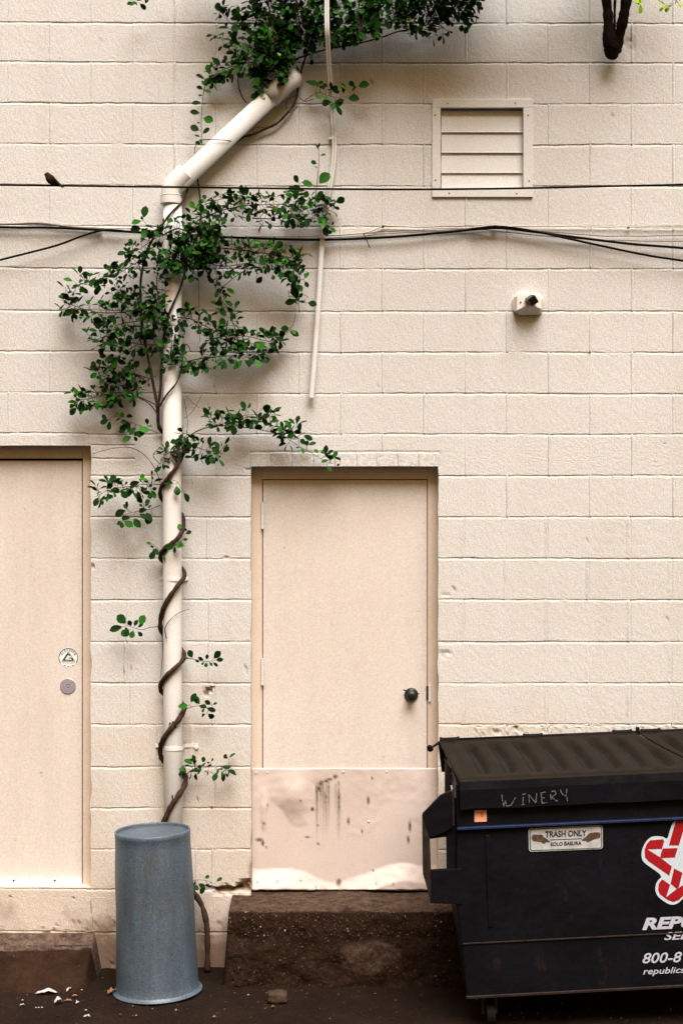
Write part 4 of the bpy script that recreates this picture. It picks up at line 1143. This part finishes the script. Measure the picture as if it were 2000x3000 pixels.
# ------------------------------------------------------------------ dumpster
def dumpster():
    YAW, ROLL = R(3.5), R(-1.9)
    O = P(1350, 2290, .92)
    u = Vector((math.cos(YAW), math.sin(YAW), 0)); v = Vector((-math.sin(YAW), math.cos(YAW), 0)); w = Vector((0, 0, 1))
    rm = Matrix.Rotation(-ROLL, 3, -v)     # rises to the right
    u = rm @ u; w = rm @ w
    if u.z < 0: rm = rm.inverted(); u = rm @ rm @ u; w = rm @ rm @ w
    G = lambda a, d, c: O+u*a+v*d+w*c      # along front, towards wall, up
    C = Vector((0, -D, HC))
    def pix(px, py, d=0.0):
        """pixel -> (a, c) on the local plane at depth d"""
        ray = Vector(((px-1000)/F, 1, -(py-1500)/F))
        k = ((O+v*d)-C).dot(v)/ray.dot(v)
        q = C+ray*k-O
        return q.dot(u), q.dot(w)
    t = thing('dumpster', G(.6, .4, -1.08), 'large black steel dumpster with ribbed plastic lids and white lettering, at the right', 'dumpster')
    LEN = 1.83; DEP = .62
    print('dump', u, pix(1370, 2922), pix(1340, 2640), pix(1335, 2425), pix(1285, 2178, DEP), pix(2000, 2147, DEP))
    aB, cB = pix(1368, 2922); aM, cM = pix(1337, 2640); aT, cT = pix(1336, 2425)
    cBk = pix(1295, 2180, DEP)[1]
    a0 = aT
    # main body: tapered box, built as profile lofted
    b = MB()
    def ring(al, c_f, df, c_b, db): return [G(al, df, c_f), G(LEN-al+a0, df, c_f), G(LEN-al+a0, db, c_b), G(al+(.04 if db > .3 else 0), db, c_b)]
    rings = [ring(aB, cB, .0, cB, DEP-.04), ring(aM, cM, .0, cM, DEP), ring(aT, cT, .0, cT, DEP), ring(aT+.004, -.01, .004, cBk-.015, DEP)]
    vs = [p for r_ in rings for p in r_]
    fs = [(3, 2, 1, 0), (12, 13, 14, 15)]
    for i in range(3):
        for k in range(4): fs.append((i*4+k, i*4+(k+1) % 4, (i+1)*4+(k+1) % 4, (i+1)*4+k))
    b.add(vs, fs); body = b.build('body', M_DUMP, t, bevel=.006)
    # blue edged channel along the front
    b = MB()
    def bar(b, a0_, a1_, c0, c1, d0, d1):
        vs = [G(a, d, c) for c in (c0, c1) for a, d in ((a0_, d0), (a1_, d0), (a1_, d1), (a0_, d1))]
        b.add(vs, [(0, 3, 2, 1), (4, 5, 6, 7), (0, 1, 5, 4), (1, 2, 6, 5), (2, 3, 7, 6), (3, 0, 4, 7)])
    cblu = pix(1600, 2413)[1]
    bar(b, aT+.0, LEN, cblu-.007, cblu+.004, -.022, .01); b.build('rim_rail', M_BLUE, t, bevel=.002)
    b = MB(); bar(b, aT+.002, LEN, cblu-.013, cblu-.0075, -.012, .01); b.build('rim_flange', M_DUMP, t, bevel=.002)
    # lower weld seam and bottom edge
    c2 = pix(1600, 2753)[1]
    b = MB(); bar(b, aM+.02, LEN, c2-.002, c2+.004, -.006, .004); b.build('weld_seam', M_STEELD, t, bevel=.001)
    b = MB(); bar(b, aB-.004, LEN-.04, cB-.006, cB+.006, -.006, .01); b.build('bottom_edge', M_STEELD, t, bevel=.002)
    # pressed vertical rib
    ar = pix(1432, 2600)[0]; c0 = pix(1432, 2715)[1]; c1 = pix(1432, 2445)[1]
    b = MB(); bar(b, ar-.010, ar+.010, c0, c1, -.006, .004); b.build('rib', M_DUMP, t, bevel=.003)
    ar = pix(1860, 2600)[0]
    # lids: two halves with moulded grooves
    aSplit = pix(1868, 2155, DEP)[0]
    def lid(al0, ar0, skl, skr):
        b = MB(); nx, ny = 90, 26
        g0 = .115
        for j in range(ny+1):
            tt = j/ny; d = -.03+(DEP+.02+.03)*tt
            for i in range(nx+1):
                al = al0+skl*(1-tt)**1.3; ar_ = ar0+skr*(1-tt)**1.3
                a = al+(ar_-al)*i/nx
                c = .012+(cBk+.012-.012)*tt
                # grooves, curved ends
                ph = ((a-.045-.018*math.sin(tt*3)) % g0)/g0
                ins = max(0, min(1, (tt-.10)/.12))*max(0, min(1, (.90-tt)/.06))*max(0, min(1, (a-al-.03)/.03))*max(0, min(1, (ar_-a-.03)/.03))
                c -= .030*ins*max(0, 1-abs(ph-.5)/.27)**.6
                c += .003*noise.noise(Vector((a*3, d*3, 1)))
                if j == 0: c -= .010
                b.v.append(tuple(G(a, d, c)))
        for j in range(ny):
            for i in range(nx):
                k = j*(nx+1)+i; b.f.append((k, k+1, k+nx+2, k+nx+1))
        o = b.build('lid', M_LID, t, smooth=True)
        m = o.modifiers.new('thick', 'SOLIDIFY'); m.thickness = .006; m.offset = -1
        b = MB()
        # front skirt
        csk = pix(1600, 2356)[1]
        n = 40; vs = []; al = al0+skl; ar_ = ar0+skr
        for i in range(n+1):
            a = al+(ar_-al)*i/n; wv = .003*noise.noise(Vector((a*6, 0, 0)))
            vs += [G(a, -.031, .004+wv*.4), G(a, -.036-wv, -.03), G(a, -.034+wv, csk+wv), G(a, -.026, csk+wv), G(a, -.024, .0)]
        for i in range(n):
            for k in range(4): q = i*5+k; b.f.append((q+5, q, q+1, q+6))
        b.v = [tuple(x) for x in vs]
        b.build('lid_skirt', M_DUMP, o, smooth=False)
        return o
    aLid = pix(1348, 2290, -.03)[0]
    l1 = lid(aLid-.005, aSplit-.004, 0, .13); l2 = lid(aSplit+.006, LEN+.01, .13, 0)
    # hinge rod, clamps, end knob
    dR = DEP+.035; cR = pix(1560, 2158, dR)[1]
    aL = pix(1290, 2177, dR)[0]
    b = MB(); b.tube([G(aL, dR, cR), G(LEN+.03, dR, cR)], .0085, 12); b.build('hinge_rod', M_DUMP, t, smooth=True)
    for px_ in (1316, 1560, 1822, 1905):
        a = pix(px_, 2165, dR)[0]
        b = MB(); b.tube([G(a-.045, dR, cR), G(a+.045, dR, cR)], .0135, 12); bar(b, a-.02, a+.02, cR-.03, cR, dR-.04, dR+.005)
        b.tube([G(a-.046, dR, cR), G(a-.036, dR, cR)], .016, 12); b.tube([G(a+.036, dR, cR), G(a+.046, dR, cR)], .016, 12)
        b.build('hinge_clamp', M_BLACK, t)
    a = pix(1866, 2150, dR)[0]; b = MB(); bar(b, a-.006, a+.006, cR-.02, cR+.024, dR-.02, dR+.008); b.build('hinge_stop', M_BLACK, t)
    b = MB()
    ek = pix(1260, 2192, dR-.05)
    p0 = G(aL+.01, dR, cR); p1 = G(ek[0], dR-.05, ek[1])
    b.tube([p0, p1], .0055, 10); dd = (p1-p0).normalized(); b.tube([p1-dd*.004, p1+dd*.008], .016, 14); b.build('end_bolt', M_BLACK, t)
    # left bracket plate under the hinge, ring and chain
    def poly(pts, d0, d1, name, mat, bev=.002, par=None):
        b = MB(); b.prism([pix(x, y, d0) for x, y in pts], d0, d1, lambda a, c, d: G(a, d, c)); return b.build(name, mat, par or t, bevel=bev)
    poly([(1283, 2172), (1297, 2182), (1308, 2225), (1308, 2262), (1294, 2262), (1288, 2215)], DEP-.02, DEP+.0, 'hinge_arm', M_DUMP)
    poly([(1302, 2220), (1340, 2290), (1345, 2330), (1302, 2330)], .30, .306, 'side_cheek', M_STEELD)
    b = MB(); k0 = pix(1319, 2278, .03)
    ringp = [G(k0[0]+.009*math.cos(x), .02+.004*math.sin(x), k0[1]+.018*math.sin(x)) for x in [2*math.pi*i/16 for i in range(17)]]
    b.tube(ringp, .0028, 8, False); b.build('lifting_ring', M_BLACK, t, smooth=True)
    b = MB(); k1 = pix(1320, 2300, .03); b.tube([G(k1[0], .02, k1[1]), G(k1[0]+.004, .018, k1[1]-.03)], .003, 8); b.build('pin', M_GALVN, t)
    # two vertical steel lips at the corner
    for x0_, x1_ in ((1323, 1330), (1335, 1344)):
        poly([(x0_, 2312), (x1_, 2312), (x1_+1, 2420), (x0_+2, 2420)], -.006, .002, 'corner_lip', M_STEELD if x0_ == 1323 else M_DUMP)
    # fork sleeve on the left side: open rectangular tunnel
    s1 = dict(d0=.02, d1=.56)
    def frame4(outer, inner, d0, d1, name, mat):
        b = MB(); n = len(outer)
        O0 = [(d,)+pix(x, y, d) for d in (d0, d1) for x, y in outer]; I0 = [(d,)+pix(x, y, d) for d in (d0, d1) for x, y in inner]
        vs = [G(a, d, c) for d, a, c in O0+I0]
        f = []
        for i in range(n):
            j = (i+1) % n
            f += [(i, j, 2*n+j, 2*n+i), (n+i, 3*n+i, 3*n+j, n+j), (i, n+i, n+j, j), (2*n+i, 2*n+j, 3*n+j, 3*n+i)]
        b.add(vs, f); return b.build(name, mat, t)
    frame4([(1237, 2385), (1310, 2338), (1345, 2338), (1350, 2640), (1262, 2640), (1238, 2560)],
           [(1257, 2458), (1303, 2452), (1306, 2453), (1307, 2548), (1262, 2551), (1260, 2520)], .02, .30, 'fork_sleeve', M_DUMP)
    poly([(1237, 2385), (1290, 2330), (1322, 2316), (1326, 2424), (1300, 2440), (1258, 2455), (1250, 2430)], .0, .018, 'sleeve_gusset', M_DUMP)
    poly([(1236, 2386), (1252, 2432), (1259, 2460), (1262, 2550), (1266, 2600), (1262, 2650), (1250, 2600), (1238, 2555)], .003, .012, 'wear_plate', M_STEELD)
    poly([(1262, 2550), (1352, 2545), (1356, 2650), (1262, 2646), (1264, 2600)], -.004, .019, 'sleeve_floor', M_DUMP)
    # casters
    for (px_, py_, dd_) in ((1436, 2975, .08), (1436, 2965, .5), (2300, 2930, .08), (2300, 2930, .5)):
        a, c = pix(px_, py_, dd_)
        ctr = G(a, dd_, 0); 
        ctop = cB
        g_ = G(a, dd_, ctop)
        cs = MB(); wz = .055
        wc = Vector((g_.x, g_.y, wz+.002))
        cs.tube([wc+u*-.018, wc+u*.018], wz, 20); wh = cs.build('caster', M_BLACK, t)
        cs = MB()
        for sgn in (-1, 1):
            q = wc+u*(sgn*.026)
            cs.tube([q, q+Vector((0, .01, .05)), Vector((q.x, q.y+.02, g_.z))], .009, 8)
        cs.build('fork', M_STEELD, wh)
    # ---- markings
    def flat(pts, d, name, mat, par=t):
        b = MB(); q = [G(a, d, c) for a, c in (pix(x, y, d) for x, y in pts)]
        b.add(q, [tuple(range(len(q)))]); return b.build(name, mat, par)
    def stroke(b, x0, y0, x1, y1, wd, d):
        p, q = Vector((x0, y0)), Vector((x1, y1)); e = (q-p).normalized(); n_ = Vector((-e.y, e.x))*wd/2; p = p-e*wd*.25; q = q+e*wd*.25
        z = [pix(*r_, d) for r_ in (p+n_, q+n_, q-n_, p-n_)]
        b.add([G(a, d, c) for a, c in z], [(0, 1, 2, 3)])
    # scratched WINERY on the lid skirt
    Zs = lambda x, y: (1200+x/1.96, 2050+y/1.96)
    seg = [[(527, 538), (530, 575), (538, 612)], [(538, 612), (548, 580)], [(548, 580), (556, 612), (580, 606), (592, 585), (606, 560)],
           [(640, 545), (664, 540)], [(650, 545), (648, 600)], [(640, 604), (672, 598)],
           [(686, 604), (682, 545), (722, 592), (727, 538)], [(752, 535), (758, 595), (785, 590)], [(752, 535), (776, 530)], [(754, 566), (776, 562)],
           [(810, 590), (806, 528), (832, 524), (838, 540), (812, 560), (845, 582)], [(862, 516), (872, 540), (890, 552)], [(900, 512), (896, 545), (904, 580)]]
    b = MB()
    for sg in seg:
        for (xa_, ya_), (xb_, yb_) in zip(sg[:-1], sg[1:]):
            n = 4
            for k in range(n):
                if rnd.random() < .12: continue
                f0, f1 = k/n, (k+1)/n
                stroke(b, *Zs(xa_+(xb_-xa_)*f0, ya_+(yb_-ya_)*f0), *Zs(xa_+(xb_-xa_)*f1, ya_+(yb_-ya_)*f1), rnd.uniform(1.6, 3.0), -.044)
    b.build('scratched_lettering', M_CHALK, l1)
    # orange sticker
    s_ = flat([(1389, 2374), (1424, 2373), (1425, 2407), (1389, 2408)], -.0025, 'sticker', M_ORANGE)
    b = MB(); 
    for y in (2381, 2389): 
        for k in range(6):
            a0_, a1_ = k/6*6.28, (k+1)/6*6.28; stroke(b, 1411+3*math.cos(a0_), y+3.5*math.sin(a0_), 1411+3*math.cos(a1_), y+3.5*math.sin(a1_), 1.4, -.0035)
    b.build('mark', M_TAN, s_)
    # TRASH ONLY sign
    Zt = lambda x, y: (1520+x/5.807, 2400+y/5.807)
    def rrect(c4, r, k=5):
        out = []
        for i in range(4):
            p = Vector(c4[i]); a = (Vector(c4[i-1])-p).normalized()*r+p; e = (Vector(c4[(i+1) % 4])-p).normalized()*r+p
            for j in range(k+1):
                s = j/k; out.append(tuple(a*(1-s)**2+p*2*s*(1-s)+e*s*s))
        return out
    outer = [Zt(155, 160), Zt(1415, 98), Zt(1420, 505), Zt(165, 555)]
    mid_ = [Zt(172, 168), Zt(1402, 108), Zt(1406, 496), Zt(180, 540)]
    inn = [Zt(190, 180), Zt(1388, 120), Zt(1392, 484), Zt(196, 526)]
    b = MB(); b.prism([pix(x, y, -.004) for x, y in rrect(outer, 9)], -.004, .002, lambda a, c, d: G(a, d, c)); sg = b.build('trash_sign', M_SIGN, t)
    sg['label'] = 'cream sign reading TRASH ONLY SOLO BASURA with green border'
    b = MB(); o_, i_ = rrect(mid_, 8), rrect(inn, 7); n = len(o_)
    vs = [G(a, -.0048, c) for a, c in (pix(x, y, -.0048) for x, y in o_+i_)]
    b.add(vs, [(i, (i+1) % n, (i+1) % n+n, i+n) for i in range(n)]); b.build('green_border', M_SIGNG, sg)
    def on_plane(vs, fs, pxc, d, rot=0.0, name='lettering', mat=M_INK, par=t, sx=1.0):
        a0_, c0_ = pix(*pxc, d)
        b = MB(); b.add([G(a0_+(x*math.cos(rot)-y*math.sin(rot))*sx, d, c0_+x*math.sin(rot)+y*math.cos(rot)) for x, y, _ in vs], fs)
        return b.build(name, mat, par)
    def fit(body, x0, x1, y0, y1, mat, par, d, shear=0, bold=.0, name='lettering', align='FIT'):
        """place text so that its bounds fill px box x0..x1 (left/right mid heights) y0..y1"""
        vs, fs = text_pts(body, 1.0, shear=shear, offset=bold)
        X = [q[0] for q in vs]; Y = [q[1] for q in vs]
        lx, rx, ly, ry = min(X), max(X), min(Y), max(Y)
        (yl0, yl1), (yr0, yr1) = y0, y1
        b = MB(); out = []
        for x, y, _ in vs:
            s, q = (x-lx)/(rx-lx), (y-ly)/(ry-ly)
            px_ = x0+(x1-x0)*s; pt = yl0+(yr0-yl0)*s; pb = yl1+(yr1-yl1)*s
            a, c = pix(px_, pb+(pt-pb)*q, d); out.append(G(a, d, c))
        b.add(out, fs); return b.build(name, mat, par)
    fit('TRASH ONLY', Zt(440, 0)[0], Zt(1145, 0)[0], (Zt(0, 205)[1], Zt(0, 312)[1]), (Zt(0, 178)[1], Zt(0, 288)[1]), M_INK, sg, -.0052, bold=.03)
    fit('SOLO BASURA', Zt(530, 0)[0], Zt(1058, 0)[0], (Zt(0, 392)[1], Zt(0, 458)[1]), (Zt(0, 372)[1], Zt(0, 438)[1]), M_INK, sg, -.0052, bold=.03)
    b = MB(); stroke(b, *Zt(530, 350), *Zt(1065, 330), 1.8, -.0052); b.build('rule_line', M_INK, sg)
    flat([Zt(*p) for p in ((1378, 240), (1365, 225), (1300, 222), (1200, 235), (1160, 270), (1130, 300), (1070, 345), (1075, 368), (1130, 365), (1165, 390), (1200, 370), (1280, 340), (1360, 320), (1380, 290))], -.0052, 'hand_symbol', M_HAND, sg)
    flat([Zt(*p) for p in ((210, 290), (230, 262), (300, 262), (390, 262), (420, 305), (470, 335), (525, 378), (500, 392), (455, 388), (425, 418), (395, 408), (370, 385), (240, 370), (208, 330))], -.0052, 'hand_symbol', M_HAND, sg)
    # decal panel and emblem
    Ze = lambda x, y: (1800+x/4.275, 2350+y/4.275)
    X2 = 2400
    poly([(1848, 2432), (X2, 2398), (X2, 2850), (1852, 2885)], -.0015, .002, 'decal_panel', M_DUMP, 0)
    D1, D2 = -.0032, -.0042
    wht = [(735, 228), (900, 225), (1500, 215), (1900, 560), (1850, 760), (1600, 900), (1500, 1250), (1200, 1200), (1020, 1080), (860, 1195), (800, 1260), (735, 1288), (660, 1275), (540, 1190), (505, 1120), (505, 1050), (530, 985), (600, 922), (360, 760), (330, 690), (335, 600), (380, 500), (440, 440), (500, 425), (600, 430), (655, 470), (690, 340)]
    def chaikin(pp, keep=()):
        out = []
        for i in range(len(pp)):
            a_, b_ = Vector(pp[i]), Vector(pp[(i+1) % len(pp)])
            out += [tuple(a_*.78+b_*.22), tuple(a_*.22+b_*.78)]
        return out
    em = flat([Ze(*p) for p in chaikin(chaikin(wht))], D1, 'emblem', M_DECALW)
    reds = [[(765, 225), (960, 222), (895, 380), (850, 370), (800, 542), (675, 540), (720, 380)],
            [(440, 478), (600, 465), (618, 490), (585, 590), (560, 585), (405, 590), (565, 690), (712, 805), (680, 920), (420, 740), (375, 690), (372, 590), (400, 520)],
            [(600, 580), (785, 575), (750, 692), (565, 700), (575, 640)],
            [(740, 830), (845, 885), (800, 1062), (775, 1085), (695, 1020)],
            [(590, 965), (690, 1035), (640, 1190), (775, 1085), (900, 1010), (960, 1060), (800, 1225), (730, 1250), (660, 1225), (560, 1150), (540, 1100), (548, 1020)],
            [(1000, 225), (1450, 250), (1800, 560), (1700, 640), (1300, 420), (960, 400)], [(1400, 800), (1560, 860), (1450, 1180), (1150, 1130), (1250, 1000)]]
    for p in reds: flat([Ze(*q) for q in p], D2, 'emblem_stripe', M_RED, em)
    fit('REPUBLIC', Ze(340, 0)[0], Ze(1640, 0)[0], (Ze(0, 1450)[1], Ze(0, 1605)[1]), (Ze(0, 1390)[1], Ze(0, 1545)[1]), M_LETTER, t, D1, shear=.25, bold=.045)
    fit('SERVICES', Ze(615, 0)[0], Ze(1480, 0)[0], (Ze(0, 1632)[1], Ze(0, 1730)[1]), (Ze(0, 1592)[1], Ze(0, 1690)[1]), M_LETTER, t, D1, shear=.25, bold=.02)
    fit('800-8', Ze(345, 0)[0], Ze(838, 0)[0], (Ze(0, 1892)[1], Ze(0, 2022)[1]), (Ze(0, 1872)[1], Ze(0, 2005)[1]), M_LETTER, t, D1, shear=.25, bold=.012)
    fit('republics', Ze(352, 0)[0], Ze(875, 0)[0], (Ze(0, 2080)[1], Ze(0, 2185)[1]), (Ze(0, 2060)[1], Ze(0, 2160)[1]), M_LETTER, t, D1, shear=.25, bold=.01)
dumpster()

# ------------------------------------------------------------------ rock and litter
def lump(name, c, rx, ry, rz, mat, seed, label, cat, sub=3, amp=.18, group=None, boxy=.6):
    import bmesh
    bm = bmesh.new(); bmesh.ops.create_icosphere(bm, subdivisions=sub, radius=1)
    for v in bm.verts:
        n = v.co.normalized(); k = 1/max(abs(n.x), abs(n.y), abs(n.z))
        p = n*(1+(k-1)*boxy)*(1+amp*noise.noise(n*1.6+Vector((seed, 0, 0)))+amp*.4*noise.noise(n*5+Vector((seed, 4, 0))))
        v.co = Vector((p.x*rx, p.y*ry, p.z*rz))
    me = bpy.data.meshes.new(name); bm.to_mesh(me); bm.free(); me.materials.append(mat)
    me.polygons.foreach_set('use_smooth', [True]*len(me.polygons))
    o = bpy.data.objects.new(name, me); COL.objects.link(o); o.location = c
    return tag(o, label, cat, group)
c = P(812, 2862, .52); c.z = .028
lump('rock', c, .048, .036, .026, M_ROCK, 3, 'brown rounded brick-like rock lying on the ground in front of the step', 'rock')
def onground(px, py):
    """point on the ground plane seen at this pixel"""
    k = (HC-.004)/((py-1500)/F)
    return Vector(((px-1000)/F*k, -D+k, .006))
def scrap(px, py, L, wd, rot, mat, name, label, cat, group=None, lift=.012, pts=None):
    c = onground(px, py); b = MB(); n, m = 10, 4
    for i in range(n+1):
        for j in range(m+1):
            s, q = i/n-.5, j/m-.5
            taper = math.sqrt(max(.02, 1-(2*s)**2))
            x, y = s*L, q*wd*taper
            z = lift*(1-(2*s)**2)*(.6+.6*noise.noise(Vector((px+s*5, q*3, 0))))+.003*noise.noise(Vector((px+s*14, q*9, 1)))+.003
            b.v.append((x*math.cos(rot)-y*math.sin(rot), x*math.sin(rot)+y*math.cos(rot), max(0.001, z)))
    for i in range(n):
        for j in range(m):
            k = i*(m+1)+j; b.f.append((k, k+m+1, k+m+2, k+1))
    o = b.build(name, mat, None, smooth=True); o.location = c
    m_ = o.modifiers.new('t', 'SOLIDIFY'); m_.thickness = .0012
    return tag(o, label, cat, group)
scrap(137, 2912, .10, .04, .15, M_PAPER, 'paper_scrap', 'largest curled white paper scrap on the ground left of the can', 'litter', lift=.018)
scrap(203, 2905, .035, .012, 1.0, M_PAPER, 'paper_scrap', 'thin white curl beside the largest paper scrap', 'litter', lift=.02)
scrap(172, 2940, .04, .035, .5, M_PAPER, 'paper_scrap', 'crumpled bright white scrap just below the largest one', 'litter', lift=.03)
scrap(200, 2936, .04, .012, 0, M_TAN, 'dry_leaf', 'reddish brown leaf beside the crumpled white scrap', 'leaf')
scrap(66, 2949, .024, .016, .3, M_PAPER, 'paper_scrap', 'small white scrap furthest to the left on the ground', 'litter')
scrap(228, 2942, .016, .014, .9, M_PAPER, 'paper_scrap', 'small round white scrap to the right of the reddish leaf', 'litter')
scrap(255, 2982, .034, .012, .1, M_PAPER, 'paper_scrap', 'small flat white scrap nearest the bottom edge, left of the can', 'litter')
scrap(328, 2912, .045, .035, .7, M_TAN, 'dry_leaf', 'pale tan leaf caught at the left foot of the can', 'leaf', lift=.03)
scrap(220, 2922, .03, .014, .2, M_TAN, 'dry_leaf', 'tan leaf to the right above the reddish one', 'leaf')
for nm, (x, y) in zip(('leftmost', 'middle', 'rightmost'), ((106, 2956), (114, 2955.5), (124, 2955))):
    scrap(x, y, .008, .006, .3, M_PAPER, 'paper_scrap', nm + ' of the three tiny white specks in a row on the ground', 'litter', 'tiny white specks in a row', lift=.004)
scrap(240, 2904, .008, .008, 0, M_PAPER, 'paper_scrap', 'single tiny white speck upper right of the paper scraps', 'litter', lift=.005)
scrap(252, 2963, .010, .007, 0, M_PAPER, 'paper_scrap', 'single tiny white speck above the flat scrap by the can', 'litter', lift=.005)
scrap(67, 2934, .010, .008, .4, M_PAPER, 'paper_scrap', 'single tiny white speck above the leftmost scrap', 'litter', lift=.005)
scrap(628, 2984, .02, .014, .4, M_TAN, 'dry_leaf', 'small tan leaf right of the can near the bottom edge', 'leaf')
scrap(800, 2955, .02, .012, .2, M_TAN, 'dry_leaf', 'small tan leaf on open ground below the rock', 'leaf')
# pebbles and grit: nobody could count it
b = MB()
for _ in range(1500):
    x = rnd.uniform(-2.2, 2.4); y = rnd.uniform(-1.6, -.05)
    if rnd.random() < .5: y = rnd.uniform(-.75, -.2)
    s = rnd.choice((.002, .003, .003, .004, .006))*rnd.uniform(.7, 1.4)
    M = Matrix.Translation((x, y, s*.4)) @ Matrix.Rotation(rnd.uniform(0, 6), 4, 'Z') @ Matrix.Rotation(rnd.uniform(0, 1), 4, 'X')
    vs = [M @ (Vector(q)*s*rnd.uniform(.7, 1.2)) for q in ((1, 0, 0), (-1, 0, 0), (0, 1, 0), (0, -1, 0), (0, 0, .7), (0, 0, -.7))]
    b.add(vs, [(0, 2, 4), (2, 1, 4), (1, 3, 4), (3, 0, 4), (2, 0, 5), (1, 2, 5), (3, 1, 5), (0, 3, 5)])
def embed(ob, cnt, test, smin, smax):
    vs_ = [v.co for v in ob.data.vertices if test(v.co)]
    for _ in range(cnt):
        p = rnd.choice(vs_); q = rnd.random()
        s = rnd.uniform(smin, smax)*(1 if q < .85 else 1.6)
        M = Matrix.Translation(p+Vector((rnd.uniform(-.006, .006), 0, rnd.uniform(-.004, .004)))) @ Matrix.Rotation(rnd.uniform(0, 6), 4, 'Y') @ Matrix.Rotation(rnd.uniform(0, 6), 4, 'X')
        vs = [M @ (Vector(q_)*s*rnd.uniform(.6, 1.1)) for q_ in ((1, 0, 0), (-1, 0, 0), (0, 1, 0), (0, -1, 0), (0, 0, .8), (0, 0, -.8))]
        b.add(vs, [(0, 2, 4), (2, 1, 4), (1, 3, 4), (3, 0, 4), (2, 0, 5), (1, 2, 5), (3, 1, 5), (0, 3, 5)])
embed(step, 700, lambda p: p.y < -.255 and .23 < p.z < .345, .0025, .0055)
embed(step, 500, lambda p: p.y < -.27 and p.z < .30, .002, .005)
embed(apron, 260, lambda p: p.y < -.05 and p.z > .06, .002, .005)
nb = NB('grit', .9, .1); nb.color(nb.ramp(nb.island(), [(0, (.015, .009, .006, 1)), (.7, (.055, .034, .022, 1)), (.95, (.13, .09, .065, 1)), (1, (.3, .27, .25, 1))]))
g = b.build('gravel', nb.m); g['kind'] = 'stuff'; g['label'] = 'loose brown grit scattered over the ground by the wall'; g['category'] = 'grit'
print('leaves', NLEAF)
